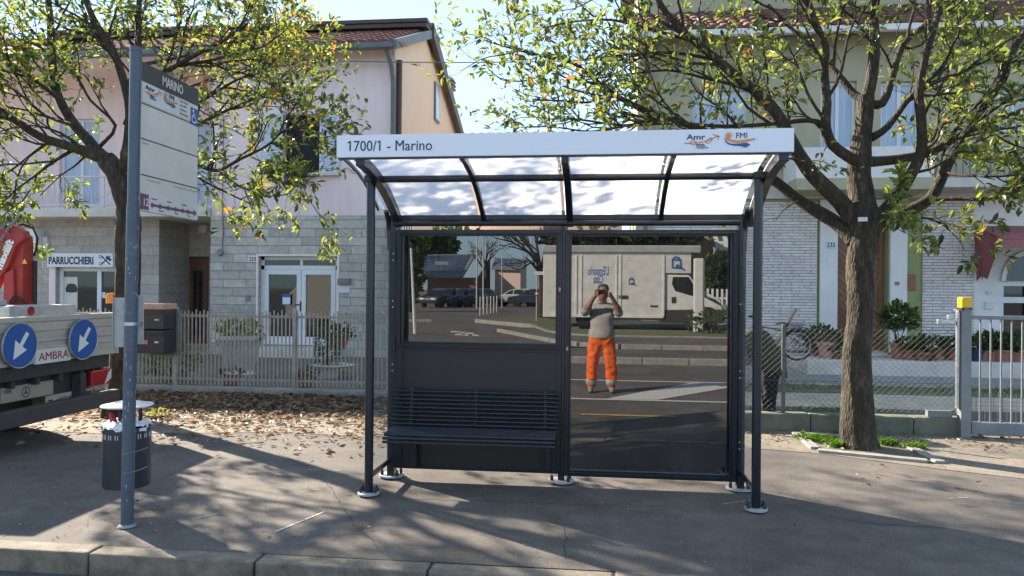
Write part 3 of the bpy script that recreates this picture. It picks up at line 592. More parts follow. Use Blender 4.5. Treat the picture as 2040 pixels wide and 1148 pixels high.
pf('header', 0.0, 1, .872, 1, 'panel_dark'); text('MARINO', .088, (xs + .0025, lerp(ya, ye, .33), lerp(zb, zt, .905)), Y3, Z3, 'panel_grey', pn, sx=.72, bold=.0012)
pf('sticker', .015, .57, .735, .868, 'offwhite'); emblems(pn, (xs + .003, lerp(ya, ye, .035), lerp(zb, zt, .806)), Y3, Z3, .00064)
pf('notice', .575, .97, .735, .868, 'panel_grey', .0015)
for i, s in enumerate(('Linea urbana', 'Zona 840', 'Capolinea', 'Informazioni')): text(s, .021, (xs + .002, lerp(ya, ye, .64), lerp(zb, zt, .845 - i * .03)), Y3, Z3, 'grey_print', pn)
pf('access_sticker', .845, .985, .715, .842, 'sign_blue', .003)
b = MB(); cy, cz = lerp(ya, ye, .905), lerp(zb, zt, .772); xx = xs + .0035; ring = lambda cx_, cz_, r, a0, a1, n=16: [(cx_ + r * math.cos(math.radians(lerp(a0, a1, i / n))), cz_ + r * math.sin(math.radians(lerp(a0, a1, i / n)))) for i in range(n + 1)]
ribbon(b, ring(cy, cz - .012, .026, 110, 380), .008, (xx, 0, 0), Y3, Z3, 1); ribbon(b, [(cy - .008, cz + .036), (cy - .004, cz + .004), (cy + .022, cz + .002), (cy + .034, cz - .03), (cy + .042, cz - .026)], .008, (xx, 0, 0), Y3, Z3, 1); ribbon(b, [(cy - .005, cz + .02), (cy + .018, cz + .018)], .006, (xx, 0, 0), Y3, Z3, 1)
b.prism(ring(cy - .008, cz + .046, .009, 0, 340), (xx, 0, 0), Y3, Z3, .001); b.build('wheelchair_symbol', 'white_paint', pn)
for z in (.724, .487, .245): pf('groove', .0, 1, z - .004, z + .003, 'panel_dark', .0015)
b = MB()
for z, y0, y1 in ((.478, .02, .12), (.236, .1, .32), (.236, .55, .98)):
    ribbon(b, [(lerp(ya, ye, lerp(y0, y1, i / 10)), lerp(zb, zt, z - .012 - .012 * abs(math.sin(i * 1.3)))) for i in range(11)], .004, (xs + .0005, 0, 0), Y3, Z3, 1)
b.build('glue_marks', 'slate_grey', pn)
pf('route_strip', 0, 1, .004, .122, 'offwhite', .0018); pf('number_tile', .0, .125, .012, .118, 'purple', .003); text('12', .070, (xs + .0035, lerp(ya, ye, .028), lerp(zb, zt, .038)), Y3, Z3, 'white_paint', pn, sx=.9)
b = MB(); ribbon(b, [(lerp(ya, ye, .18), lerp(zb, zt, .052)), (lerp(ya, ye, .93), lerp(zb, zt, .052))], .017, (xs + .002, 0, 0), Y3, Z3, 1); yy, zz = lerp(ya, ye, .92), lerp(zb, zt, .052); b.prism([(yy, zz - .025), (yy + .042, zz), (yy, zz + .025)], (xs + .002, 0, 0), Y3, Z3, .0015)
for y in (.18, .31, .45, .58, .71, .81): b.prism(ring(lerp(ya, ye, y), zz, .016, 0, 345), (xs + .003, 0, 0), Y3, Z3, .0015)
b.build('route_line', 'purple', pn)
for i, (y, s) in enumerate(((.16, 'Capolinea'), (.29, 'Stazione'), (.43, 'Piazzale'), (.56, 'Centro'), (.69, 'Ospedale'), (.80, 'Parco'))): text(s, .016, (xs + .0025, lerp(ya, ye, y), lerp(zb, zt, .092 if i % 2 == 0 else .018)), Y3, Z3, 'grey_print', pn)
# two small sign plates seen from behind, clamped to the pole
c = pp(1.28)
def plate(px0, px1, py0, py1, Y, yaw):
    a, e = P(px0, py0, Y), P(px1, py1, Y); w = abs(e.x - a.x); R = Matrix.Rotation(yaw, 3, 'Z')
    b = MB(); b.box(((a.x + e.x) / 2, Y, (a.z + e.z) / 2), (w / math.cos(yaw), .004, a.z - e.z), 0, R)
    for sg in (-1, 1): b.box(V(((a.x + e.x) / 2, Y, (a.z + e.z) / 2)) + R @ V((sg * w / math.cos(yaw) / 2, -.008, 0)), (.003, .02, a.z - e.z), 0, R)
    return b.build('back_plate', 'zinc_dull', bs)
plate(230, 256, 593, 692, py_ + .045, .35); plate(269, 283, 588, 686, py_ + .05, .5)
MB().tube([pp(1.255), pp(1.275)], .0395, 20).bx(c.x - .06, c.x + .045, c.y + .02, c.y + .05, 1.255, 1.275).build('clamp', 'zinc', bs, smooth=True)

# ================================================================== LITTER BIN behind the pole
q = P(253, 905, py_ + .27); bx_, by_ = q.x, q.y
z0, z1, zl = wz(253, 966, by_), wz(253, 848, by_), wz(253, 805, by_)
lb = thing('litter_bin', 'round dark grey litter bin with pale disc lid behind the pole', 'litter bin', (bx_, by_, z0))
r = .5 * 90 / F * (by_ + .2)
bo = MB().lathe([(0, .0), (r * .97, 0), (r, .01), (r, z1 - z0), (r - .006, z1 - z0), (r - .006, .02), (0, .02)], (bx_, by_, z0), 40).build('body', 'bin_paint', lb, smooth=True)
b = MB()
for i in range(60):
    a = 2 * math.pi * i / 60
    if i % 3 == 0: continue
    b.box((bx_ + (r + .0008) * math.cos(a), by_ + (r + .0008) * math.sin(a), z1 - .055), (.004, .003, .03), 0, Matrix.Rotation(a + math.pi / 2, 3, 'Z'))
b.build('slots', 'offwhite', bo)
MB().lathe([(0, .02), (r * .5, .015), (r * 1.08, -.004), (r * 1.1, -.008), (r * 1.08, -.012), (r * .5, .005), (0, .01)], (bx_, by_, zl), 40).build('lid', 'offwhite', lb, smooth=True)
text('NO', .05, (bx_ - .05, by_ - .06, zl + .016), X3, Y3, 'black_plastic', lb)
for sg in (-1, 1): MB().tube([(bx_ + sg * r * .5, by_ + .03, z1 - .05), (bx_ + sg * r * .5, by_ + .03, zl)], .012, 8).build('lid_support', 'anthracite', lb, smooth=True)
rnd = random.Random(6); b = MB(); n = 40                   # crumpled bag folded over the rim
vs = []
for j, (rr, zz) in enumerate(((.3, .01), (.75, .03), (.97, .018), (1.03, .010), (1.04, -.008), (1.035, -.02))):
    for k in range(n): w = 1 + rnd.uniform(-.05, .06) * (j > 0); vs.append((bx_ + r * rr * w * math.cos(2 * math.pi * k / n), by_ + r * rr * w * math.sin(2 * math.pi * k / n), z1 + zz + rnd.uniform(-.010, .012)))
b.add(vs, [(j * n + k, j * n + (k + 1) % n, (j + 1) * n + (k + 1) % n, (j + 1) * n + k) for j in range(3) for k in range(n)] + [(j * n + k, j * n + (k + 1) % n, (j + 1) * n + (k + 1) % n, (j + 1) * n + k) for j in range(3, 5) for k in range(n) if rnd.random() < .3], 0); b.build('bag', 'bag_white', lb, smooth=True, angle=25)
MB().tube([(bx_ - .07, by_ - .02, z1 + .0), (bx_ - .085, by_ - .03, z1 + .05), (bx_ - .1, by_ - .02, z1 + .085)], [.02, .022, .012], 9).build('rubbish', 'red_lens', lb, smooth=True)
b = MB()
for z in (z0 + .16, z1 - .11): b.tube([(c.x - .05, py_ + .0, z), (c.x - .012, py_ - .041, z), (c.x + .012, py_ - .041, z), (c.x + .045, py_ + .03, z + .004), (c.x + .03, by_ - r * .9, z)], .003, 5)
b.build('strap', 'slate_grey', lb)
# ================================================================== PINK HOUSE (left)
HY = 15.5
xc, xe = wx(420, HY), wx(783, HY); zf = wz(600, 430, HY); ze = wz(700, 97, HY); xl = -19.0
ph = thing('pink_house', 'pale pink house with grey stone ground floor and red tiled roof', 'house', (lerp(xc, xe, .5), HY, 0))
YB, YD = 17.0, 21.4                                        # recessed back wall of the loggia, rear of the house
w1 = (wx(563, HY), wx(634, HY), wz(600, 345, HY), wz(600, 228, HY))
b = MB(); b.wall(xc, xe, zf, ze, HY, [w1], .2); b.quad((xc, HY, zf), (xc, HY, ze), (xc, YB, ze), (xc, YB, zf)); b.quad((xl, HY - .35, ze), (xe + .3, HY - .35, ze), (xe + .3, HY, ze), (xl, HY, ze))
b.quad((xl, HY, ze), (xc, HY, ze), (xc, YB, ze), (xl, YB, ze)); wb = [(wx(a, YB), wx(e, YB), wz(a, t1, YB), wz(a, t0, YB)) for a, e, t0, t1 in ((116, 196, 238, 412), (350, 418, 240, 412))]
b.wall(xl, xc, zf, ze, YB, wb, .2); b.build('front_wall', 'pink_plaster', ph)
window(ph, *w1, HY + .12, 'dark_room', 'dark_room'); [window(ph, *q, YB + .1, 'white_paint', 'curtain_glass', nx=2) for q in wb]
for a, e in ((514, 562), (636, 674)):                      # open shutters flat on the wall
    b = MB(); x0, x1 = wx(a, HY), wx(e, HY); z0, z1 = wz(600, 345, HY), wz(600, 228, HY); b.bx(x0, x1, HY - .05, HY - .012, z0, z1)
    for i in range(22): b.box(((x0 + x1) / 2, HY - .054, lerp(z0 + .08, z1 - .08, i / 21)), (x1 - x0 - .12, .02, .03), 0, Matrix.Rotation(.5, 3, 'X'))
    b.build('shutter', 'shutter', ph)
MB().bx(w1[0] - .08, w1[1] + .5, HY - .12, HY + .02, w1[2] - .07, w1[2] - .01).build('sill', 'stone_step', ph); MB().bx(w1[0] + .1, w1[0] + .6, HY - .2, HY - .125, w1[2] - .25, w1[2] - .02).build('laundry', 'navy', ph)
zk = 7.55; YK = 18.0                                       # gable end wall: the neighbour's warm bounce light is put into its colour
xv = xe + .10; yv = lambda px: (lambda d: xv / d.x * d.y)(ray(px, 577)); zv = lambda px, py: (lambda d: HCAM + xv / d.x * d.z)(ray(px, py)); yq = lambda px: (lambda d: xe / d.x * d.y)(ray(px, 577))
ya1, za1, ya2, za2 = yv(851), zv(851, 39), yv(915.5), zv(915.5, 266); YT = yq(843); YD = ya2
b = MB(); b.add([(xe, HY, 0), (xe, ya2 + .1, 0), (xe, ya2 + .1, za2 - .12), (xe, ya1 + .1, za1 - .14), (xe, ya1 + .1, wz(720, 67, YT) + .1), (xe, YT, wz(720, 67, YT) + .05), (xe, HY, ze)], [(0, 1, 2, 3, 4, 5, 6)]); b.quad((xl, YD, 0), (xe, YD, 0), (xe, YD, 6), (xl, YD, 6)); b.build('side_wall', 'peach_and_bounce_plaster', ph)
def sidewin(py0, py1, y0, y1, nm='side_window'):
    b = MB(); b.bx(xe - .02, xe + .05, y0, y1, py0, py1); f = b.build(nm, 'slate_grey', ph); MB().bx(xe + .051, xe + .056, y0 + .06, y1 - .06, py0 + .06, py1 - .06).build('pane', 'curtain_glass', f)
zq = lambda px, py: (lambda d: HCAM + xe / d.x * d.z)(ray(px, py))
sidewin(zq(865, 240), zq(865, 163), yq(861), yq(869.5))
f = MB().bx(xe, xe + .04, yq(797), yq(821), 1.9, 3.1).build('grille_window', 'white_paint', ph); b = MB()
for i in range(1, 5): y = lerp(yq(797), yq(821), (i - .0) / 5); b.bx(xe + .041, xe + .046, y - .09, y - .01, 1.95, 3.05)
b.build('pane', 'window_glass', f)
# ground floor, stone clad
d1 = (wx(516, HY), wx(672, HY), .22, wz(600, 511, HY)); b = MB(); b.wall(xc, xe + .03, 0, zf, HY - .03, [d1], .25); b.quad((xe + .03, HY - .03, 0), (xe + .03, HY + .4, 0), (xe + .03, HY + .4, zf), (xe + .03, HY - .03, zf)); b.quad((xc, HY - .03, 0), (xc, HY - .03, zf), (xc, YB + .3, zf), (xc, YB + .3, 0)); b.build('stone_wall', 'grey_stone', ph)
YS = 15.95; shp = (wx(112, YS), wx(232, YS), .1, wz(170, 532, YS)); b = MB(); b.wall(xl, wx(316, YS), 0, zf, YS, [shp], .3); b.quad((wx(316, YS), YS, 0), (wx(316, YS), YB + .3, 0), (wx(316, YS), YB + .3, zf), (wx(316, YS), YS, zf)); b.build('shop_wall', 'grey_stone_smooth', ph)
YE = 17.2; d2 = (wx(368, YE), wx(416, YE), .1, wz(390, 511, YE)); b = MB(); b.wall(wx(300, YE), xc + .1, 0, zf, YE, [d2], .15); b.build('porch_wall', 'grey_stone_smooth', ph)
# double glazed door of number 233
b = MB(); x0, x1, z0, z1 = d1; yd = HY + .1; xm = lerp(x0, x1, .52); zt_ = wz(600, 529, HY); fw = .075
for q in ((x0, x1, z1 - fw, z1), (x0, x1, zt_ - .09, zt_), (x0, x0 + fw, z0, z1), (x1 - fw, x1, z0, z1)): b.bx(q[0], q[1], yd, yd + .07, q[2], q[3])
fd = b.build('glass_door', 'white_paint', ph); b = MB()
for a, e in ((x0 + fw + .002, xm - .004), (xm + .004, x1 - fw - .002)):
    for q in ((a, e, z0 + .02, z0 + .2), (a, e, zt_ - .2, zt_ - .095), (a, a + .1, z0 + .2, zt_ - .2), (e - .1, e, z0 + .2, zt_ - .2)): b.bx(q[0], q[1], yd - .01, yd + .05, q[2], q[3])
b.bx(xm - .035, xm + .035, yd - .005, yd + .05, zt_, z1 - fw); b.build('leaf_frame', 'white_paint', fd, bevel=.008)
MB().bx(x0 + .03, x1 - .03, yd + .03, yd + .04, z0 + .03, z1 - .03).build('pane', 'window_glass', fd); MB().tube([(xm - .12, yd - .05, 1.12), (xm - .01, yd - .05, 1.12), (xm - .01, yd - .015, 1.12)], .014, 8).bx(xm - .025, xm + .005, yd - .018, yd - .011, .98, 1.2).build('handle', 'black_plastic', fd)
q = P(571, 597, yd); MB().bx(q.x - .1, q.x + .1, yd - .012, yd - .006, q.z - .12, q.z + .12).build('notice', 'sign_blue', fd); MB().bx(q.x - .085, q.x + .085, yd - .014, yd - .0125, q.z - .1, q.z + .05).build('notice', 'white_paint', fd)
MB().bx(x0 - .1, x1 + .1, HY - .5, HY + .24, .0, .2).build('door_step', 'stone_step', ph, bevel=.01)
b = MB(); b.bx(x0 - .05, x0 - .002, HY - .045, HY + .1, .21, z1 + .05); b.bx(x1 + .002, x1 + .05, HY - .045, HY + .1, .21, z1 + .05); b.bx(x0 - .002, x1 + .002, HY - .045, HY + .1, z1 + .002, z1 + .05); b.build('door_surround', 'pink_plaster', ph)
# wooden door of number 231
x0, x1, z0, z1 = d2; f = MB().bx(x0 + .06, x1 - .06, YE + .05, YE + .1, z0, z1 - .06).build('wooden_door', 'door_wood_left', ph); b = MB(); b.bx(x0, x0 + .06, YE + .02, YE + .12, z0, z1); b.bx(x1 - .06, x1, YE + .02, YE + .12, z0, z1); b.bx(x0 + .06, x1 - .06, YE + .02, YE + .12, z1 - .06, z1); b.build('frame', 'brown_trim', f)
xm = lerp(x0, x1, .5); MB().bx(xm - .12, xm - .015, YE + .04, YE + .049, z0 + .2, z1 - .35).bx(xm + .015, xm + .12, YE + .04, YE + .049, z0 + .2, z1 - .35).build('pane', 'window_glass', f)
# shop window of number 229
x0, x1, z0, z1 = shp; xm = wx(192, YS); fs_ = window(ph, x0, x1, z0, z1, YS + .1, 'white_paint', 'window_glass', name='shop_window', fw=.1); MB().bx(xm - .05, xm + .05, YS + .095, YS + .17, z0 + .1, z1 - .1).build('mullion', 'white_paint', fs_)
def pic(px0, px1, py0, py1, mt, nm, yy=YS + .128): a, e = P(px0, py0, yy), P(px1, py1, yy); MB().bx(a.x, e.x, yy, yy + .004, e.z, a.z).build(nm, mt, fs_)
pic(128, 154, 552, 620, 'panel_grey', 'poster'); pic(196, 210, 582, 594, 'white_paint', 'notice'); b = MB(); b.lathe([(0, 0), (.14, .02), (.15, .1), (.1, .2), (0, .22)], (P(142, 575, YS + .12).x, YS + .126, P(142, 575, YS + .12).z - .1), 14, sc=(1, .05)); b.build('portrait', 'black_plastic', fs_)
MB().bx(x0 - .16, x0 - .005, YS - .03, YS + .1, 0, z1 + .03).build('jamb', 'pink_plaster', ph)
# loggia balcony
zb0, zb1 = wz(200, 432, 15.3), wz(200, 414, 15.3); MB().bx(xl, xc - .01, 15.3, YB + .15, zb0, zb1).build('balcony_slab', 'cream_plaster', ph, bevel=.01)
rt = wz(200, 352, 15.35); b = MB(); b.bx(xl, xc - .02, 15.33, 15.38, rt - .02, rt + .02); b.bx(xl, xc - .02, 15.34, 15.37, zb1 + .06, zb1 + .085)
x = xc - .04; k = 0
while x > -13.5:
    b.bx(x - .009, x + .009, 15.345, 15.365, zb1, rt - .02)
    pts = [(x - .15 + .065 * math.sin(t * 2 * math.pi), 15.355, lerp(zb1 + .09, rt - .03, t)) for t in [i / 12 for i in range(13)]]; b.tube(pts, .007, 4)
    pts = [(x - .15 - .065 * math.sin(t * 2 * math.pi), 15.355, lerp(zb1 + .09, rt - .03, t)) for t in [i / 12 for i in range(13)]]; b.tube(pts, .007, 4)
    x -= .3
b.bx(-13.6 - 5.4, x, 15.35, 15.36, zb1 + .09, rt - .02); b.build('balcony_railing', 'rail_white', ph)
# roof
def tiles(b, x0, x1, ya, za, yb_, zb_, cw=.23, rl=.36):
    nx = max(1, round((x1 - x0) / cw)); L = math.hypot(yb_ - ya, zb_ - za); nr = max(1, round(L / rl)); d = V((0, yb_ - ya, zb_ - za)) / L; n = V((0, -d.z, d.y)); r = random.Random(9)
    for j in range(nr):
        for i in range(nx):
            cx = lerp(x0, x1, (i + .5) / nx) + r.uniform(-.008, .008); o = V((cx, ya, za)) + d * (L * j / nr) + n * (.02 + r.uniform(0, .012)); vs = []
            for e, s in ((0, 1.0), (1.12, .82)):
                for k in range(7): a = math.pi * k / 6; vs.append(o + d * (L / nr * e) + n * (e * -.018) + V((math.cos(a) * cw * .5 * s, 0, 0)) + n * (math.sin(a) * .075 * s))
            b.add(vs, [(k, k + 1, 8 + k, 7 + k) for k in range(6)] + [tuple(range(7))])
zt0 = wz(720, 88, 15.1); zt1 = wz(720, 67, YT); xr = wx(845, YT)
b = MB(); b.quad((xl, 15.1, zt0 - .03), (xe + .06, 15.1, zt0 - .03), (xe + .06, YT, zt1 - .03), (xl, YT, zt1 - .03)); b.quad((xl, ya1, za1 - .06), (xe + .06, ya1, za1 - .06), (xe + .06, ya2, za2 - .06), (xl, ya2, za2 - .06)); rf = b.build('roof', 'roof_tile', ph); b = MB(); tiles(b, xc - 4, xe - .02, 15.1, zt0, YT, zt1); b.build('roof_tiles', 'roof_tile', rf)
ya_ = YT - .2; z0, z1, z2, z3 = wz(720, 68, YT), wz(720, 61, YT), wz(720, 57, ya_ - .3), wz(720, 40.5, ya_ - .3); xal = wx(146, YT)
MB().bx(xal, xe - .01, YT + .003, YT + 1.0, z0 - .2, z2 + .02).build('attic_wall', 'cream_plaster', ph); b = MB(); b.bx(xal - .2, wx(846, ya_ - .3), ya_ - .3, YT + 1, z2, lerp(z2, z3, .52)); b.bx(xal - .23, wx(846, ya_ - .3) + .02, ya_ - .34, YT + 1, lerp(z2, z3, .53), z3); b.build('attic_eave', 'brown_trim', ph, bevel=.01)
b = MB(); b.bx(xl, wx(781, 15.05), 14.95, 15.14, wz(720, 97, 15.0), wz(720, 86, 15.0)); b.build('gutter', 'gutter_grey', ph, bevel=.02)
b = MB(); b.prism([(15.0, zt0 - .16), (15.0, zt0 + .05), (YT + .3, zt1 + .16), (YT + .3, zt1 - .06)], (xe + .09, 0, 0), (0, 1, 0), (0, 0, 1), .09); b.build('verge_flashing', 'gutter_grey', ph); b = MB(); b.prism([(ya1, za1), (ya2, za2), (ya2, za2 - .3), (ya1, za1 - .36)], (xv, 0, 0), (0, 1, 0), (0, 0, 1), .12); b.build('verge_board', 'brown_trim', ph)
b = MB(); xd_ = wx(777, HY - .1); b.tube([(xd_ - .05, 15.02, ze - .05), (xd_, HY - .12, ze - .45), (xd_ + .03, HY - .09, ze - .8), (xd_ + .03, HY - .09, .1)], .05, 10); b.build('downpipe', 'gutter_grey', ph, smooth=True); b = MB(); b.tube([(xe + .07, HY + .12, ze - .25), (xe + .07, HY + .06, .1)], .06, 10); b.build('downpipe', 'brown_trim', ph, smooth=True)
chy = 23.8; chx = P(893, 300, chy).x; b = MB(); b.bx(chx - .3, chx + .12, chy - .2, chy + .25, 0, wz(893, 178, chy)); ch = b.build('chimney', 'peach_and_bounce_plaster', ph); b = MB()
for i in range(3): z = wz(893, 178, chy) + .12 * i; b.bx(chx - .36, chx + .18, chy - .26, chy + .31, z + .0, z + .06); b.bx(chx - .3, chx + .1, chy - .2, chy + .2, z + .062, z + .118)
b.build('chimney_cap', 'slate_grey', ch)
# fittings on the stone wall
def onwall(name, px, py, w, h, d, mt, Y, parent=ph, bev=.006): q = P(px, py, Y); return MB().bx(q.x - w / 2, q.x + w / 2, Y - d, Y - .002, q.z - h / 2, q.z + h / 2).build(name, mt, parent, bevel=bev)
def numplate(s, px, py, Y, parent):
    o = onwall('number_plate', px, py, .2, .14, .02, 'white_paint', Y, parent); q = P(px, py, Y); text(s, .13, (q.x, Y - .0225, q.z - .045), X3, Z3, 'black_plastic', o, align='CENTER', sx=.85, bold=.002)
numplate('233', 504, 516, HY - .03, ph); numplate('231', 360, 513, YE, ph); numplate('229', 93, 527, YS, ph)
onwall('meter_box', 687, 561, .26, .13, .1, 'slate_grey', HY - .03); onwall('name_plate', 686, 576, .25, .16, .02, 'white_paint', HY - .03); onwall('door_bell', 494, 594, .1, .13, .04, 'steel_grey', HY - .03); onwall('wall_lamp', 408, 457, .2, .2, .12, 'offwhite', YE)
q = P(440, 503, HY - .03); o = MB().lathe([(0, .08), (.06, .08), (.075, .05), (.075, 0)], (q.x, HY - .031, q.z), 18, ax=(0, -1, 0)).build('junction_box', 'steel_grey', ph, smooth=True); MB().tube([(q.x + .04, HY - .05, q.z + .06), (q.x + .06, HY - .05, q.z + .5), (q.x + .04, HY - .05, zf + .1), (q.x + .04, HY - .03, zf + 2.2)], .012, 6).build('cable', 'slate_grey', o)
# air conditioner and hairdresser's sign
q = P(66, 485, YS); ac = thing('air_conditioner', 'white air conditioner box on the stone wall behind the red crane', 'air conditioner', (q.x, YS, q.z)); MB().bx(q.x - .1, q.x + .3, YS - .3, YS - .003, q.z - .28, q.z + .32).build('casing', 'white_paint', ac, bevel=.02); MB().bx(q.x + .305, q.x + .42, YS - .1, YS - .003, q.z - .32, q.z + .15).build('pipe_cover', 'offwhite', ac, bevel=.01)
a, e = P(101, 505, YS), P(231, 533, YS); sg = thing('shop_sign', 'white hairdresser sign reading PARRUCCHIERI above the shop window', 'shop sign', (lerp(a.x, e.x, .5), YS, e.z)); MB().bx(a.x, e.x, YS - .12, YS - .003, e.z, a.z).build('sign_box', 'white_paint', sg, bevel=.008)
text('PARRUCCHIERI', .235, (a.x + .04, YS - .1215, e.z + .07), X3, Z3, 'navy', sg, sx=.70, bold=.009)
qx = e.x - .36; qz = (a.z + e.z) / 2; b = MB(); ribbon(b, [(-.12, .1), (.1, -.1)], .03, (qx + .2, YS - .121, qz), X3, Z3, 1); ribbon(b, [(-.12, -.1), (.1, .1)], .03, (qx + .2, YS - .1212, qz), X3, Z3, 1)
for cz in (-.08, .08): ribbon(b, [(-.14 + .035 * math.cos(t * .7), cz + .035 * math.sin(t * .7)) for t in range(10)], .014, (qx + .2, YS - .121, qz), X3, Z3, 1)
b.prism([(.08, .06), (.2, -.03), (.24, .02), (.12, .11)], (qx + .1, YS - .1205, qz), X3, Z3, .001); b.build('scissors_symbol', 'navy', sg)
# house standing back between the two, beyond the wall
YH = 25; a, e = wx(880, YH), wx(1238, YH); zz = wz(1000, 272, YH); bh = thing('back_house', 'low peach house standing back between pink and green houses', 'house', (lerp(a, e, .5), YH, 0))
b = MB(); b.bx(a, e, YH, YH + 6, 0, zz - .05); b.build('wall', 'peach_and_bounce_plaster', bh); b = MB(); b.quad((a - .3, YH - .3, zz - .04), (e + .3, YH - .3, zz - .04), (e + .3, YH + 3, zz + .35), (a - .3, YH + 3, zz + .35)); tiles(b, a - .3, e + .3, YH - .3, zz - .02, YH + 3, zz + .37, .3, .5); b.build('roof', 'roof_tile', bh); q = P(1104, 450, YH - 8); MB().bx(q.x - .25, q.x + .3, YH - 8, YH - 7.5, 0, 3.3).build('pillar', 'brown_brick', bh)
# ================================================================== GREEN HOUSE (right)
xg = wx(1280, HY); xq = 16.5; zg = wz(1700, 62, 15.4); z1f = wz(1700, 378, HY)
gh = thing('green_house', 'yellow green house with white brick ground floor and balcony', 'house', (6.5, HY, 0))
wins = [(wx(a, HY), wx(e, HY), wz((a + e) / 2, y1, HY), wz((a + e) / 2, y0, HY)) for a, e, y0, y1 in ((1632, 1704, 162, 372), (1752, 1832, 162, 372), (1985, 2056, 168, 262), (1376, 1486, 182, 262))]
b = MB(); b.wall(xg, xq, z1f, zg, HY, wins, .2); b.build('front_wall', 'olive_plaster', gh)
for i, q in enumerate(wins):
    if i == 3:
        f = MB().bx(q[0], q[1], HY + .06, HY + .1, q[2], q[3]).build('shutter', 'shutter', gh); b = MB()
        for k in range(26): b.box(((q[0] + q[1]) / 2, HY + .055, lerp(q[2] + .05, q[3] - .05, k / 25)), (q[1] - q[0] - .1, .02, .025), 0, Matrix.Rotation(.5, 3, 'X'))
        b.build('louvres', 'shutter', f)
    else: window(gh, *q, HY + .1, 'white_paint', 'curtain_glass', nx=2)
dd = (wx(1668, HY), wx(1768, HY), .34, wz(1715, 452, HY)); sp = (wx(1992, HY), wx(2112, HY), .30, wz(2040, 560, HY))
b = MB(); b.wall(xg, wx(1940, HY), 0, z1f, HY, [dd], .35); b.build('ground_floor_wall', 'olive_strip', gh); b = MB(); b.wall(wx(1940, HY), xq, 0, z1f, HY - .01, [sp], .2); b.build('shop_wall', 'white_plaster', gh)
b = MB(); b.add([(xg, HY, 0), (xg, HY, zg), (xg, HY + 6.5, zg), (xg, HY + 6.5, 0)], [(0, 1, 2, 3)]); b.bx(xg - .14, xg, HY - .16, HY + .3, 0, zg); b.build('side_wall', 'olive_plaster', gh)
for a, e in ((1282, 1626), (1836, 1938)): MB().bx(wx(a, HY), wx(e, HY), HY - .05, HY - .003, .3, z1f - .25).build('brick_panel', 'white_brick', gh)
for a, e in ((1631, 1666), (1770, 1804)): MB().bx(wx(a, HY), wx(e, HY), HY - .09, HY - .003, .3, z1f - .2).build('door_pier', 'white_plaster', gh, bevel=.01)
MB().bx(wx(1666.3, HY), wx(1769.6, HY), HY - .08, HY - .003, dd[3] + .005, z1f - .21).build('door_lintel', 'white_plaster', gh)
x0, x1, z0, z1 = dd; f = MB().bx(x0, x1, HY + .2, HY + .26, z0, z1).build('wooden_door', 'door_wood', gh); b = MB(); xm = lerp(x0, x1, .62)
b.bx(xm - .03, xm + .03, HY + .17, HY + .199, z0, z1); b.bx(xm + .03, x1, HY + .175, HY + .198, z0 + .0, z0 + .14); b.bx(x1 - .1, x1, HY + .175, HY + .198, z0 + .14, z1); b.bx(x0, x0 + .06, HY + .175, HY + .198, z0, z1); b.prism([(-.05, .0), (.05, 0), (.32, .75), (.32, .95)], (xm + .03, HY + .196, z0 + .8), X3, Z3, .02); b.build('door_moulding', 'wood_plain', f, bevel=.006)
b = MB(); b.add([(xm - .28, HY + .19, z0 + .9), (xm - .05, HY + .19, z0 + 1.1), (xm - .05, HY + .19, z0 + 1.75), (xm - .28, HY + .19, z0 + 1.55)], [(0, 1, 2, 3)]); b.build('pane', 'window_glass', f)
onwall('intercom', 1787, 565, .08, .07, .02, 'slate_grey', HY - .09, gh); onwall('post_flap', 1815, 563, .16, .32, .03, 'terracotta', HY, gh); numplate('235', 1655, 488, HY - .09, gh); onwall('meter_box', 1969, 609, .15, .15, .03, 'offwhite', HY - .01, gh); onwall('socket', 1970, 583, .09, .06, .04, 'offwhite', HY - .01, gh)
# canopy balcony
x0, x1 = wx(1585, 14.5), wx(1860, 14.5); zc0, zc1, zc2 = wz(1720, 378, 14.5), wz(1720, 354, 14.5), wz(1720, 292, 14.5)
MB().bx(x0, x1, 14.5, HY - .003, zc0, zc1).build('balcony_slab', 'olive_plaster', gh, bevel=.01); b = MB(); b.bx(x0, x1, 14.52, 14.6, zc1 + .002, zc2); b.bx(x0, x0 + .08, 14.6, HY - .003, zc1 + .002, zc2); b.bx(x1 - .08, x1, 14.6, HY - .003, zc1 + .002, zc2); b.build('balcony_parapet', 'white_plaster', gh)
x2 = wx(2110, 14.8); b = MB(); b.bx(x1 + .01, x2, 14.6, HY - .003, zc0 + .05, zc1); b.build('balcony_slab', 'cream_plaster', gh); b = MB(); b.bx(x1 + .01, x2, 14.62, 14.66, zc2 - .05, zc2); x = x1 + .08
while x < x2: b.bx(x - .01, x + .01, 14.63, 14.65, zc1, zc2 - .05); x += .12
b.build('balcony_railing', 'slate_grey', gh)
MB().bx(xg - .02, xq, HY - .06, HY - .004, z1f - .18, z1f + .06).build('floor_band', 'cream_plaster', gh, bevel=.01)
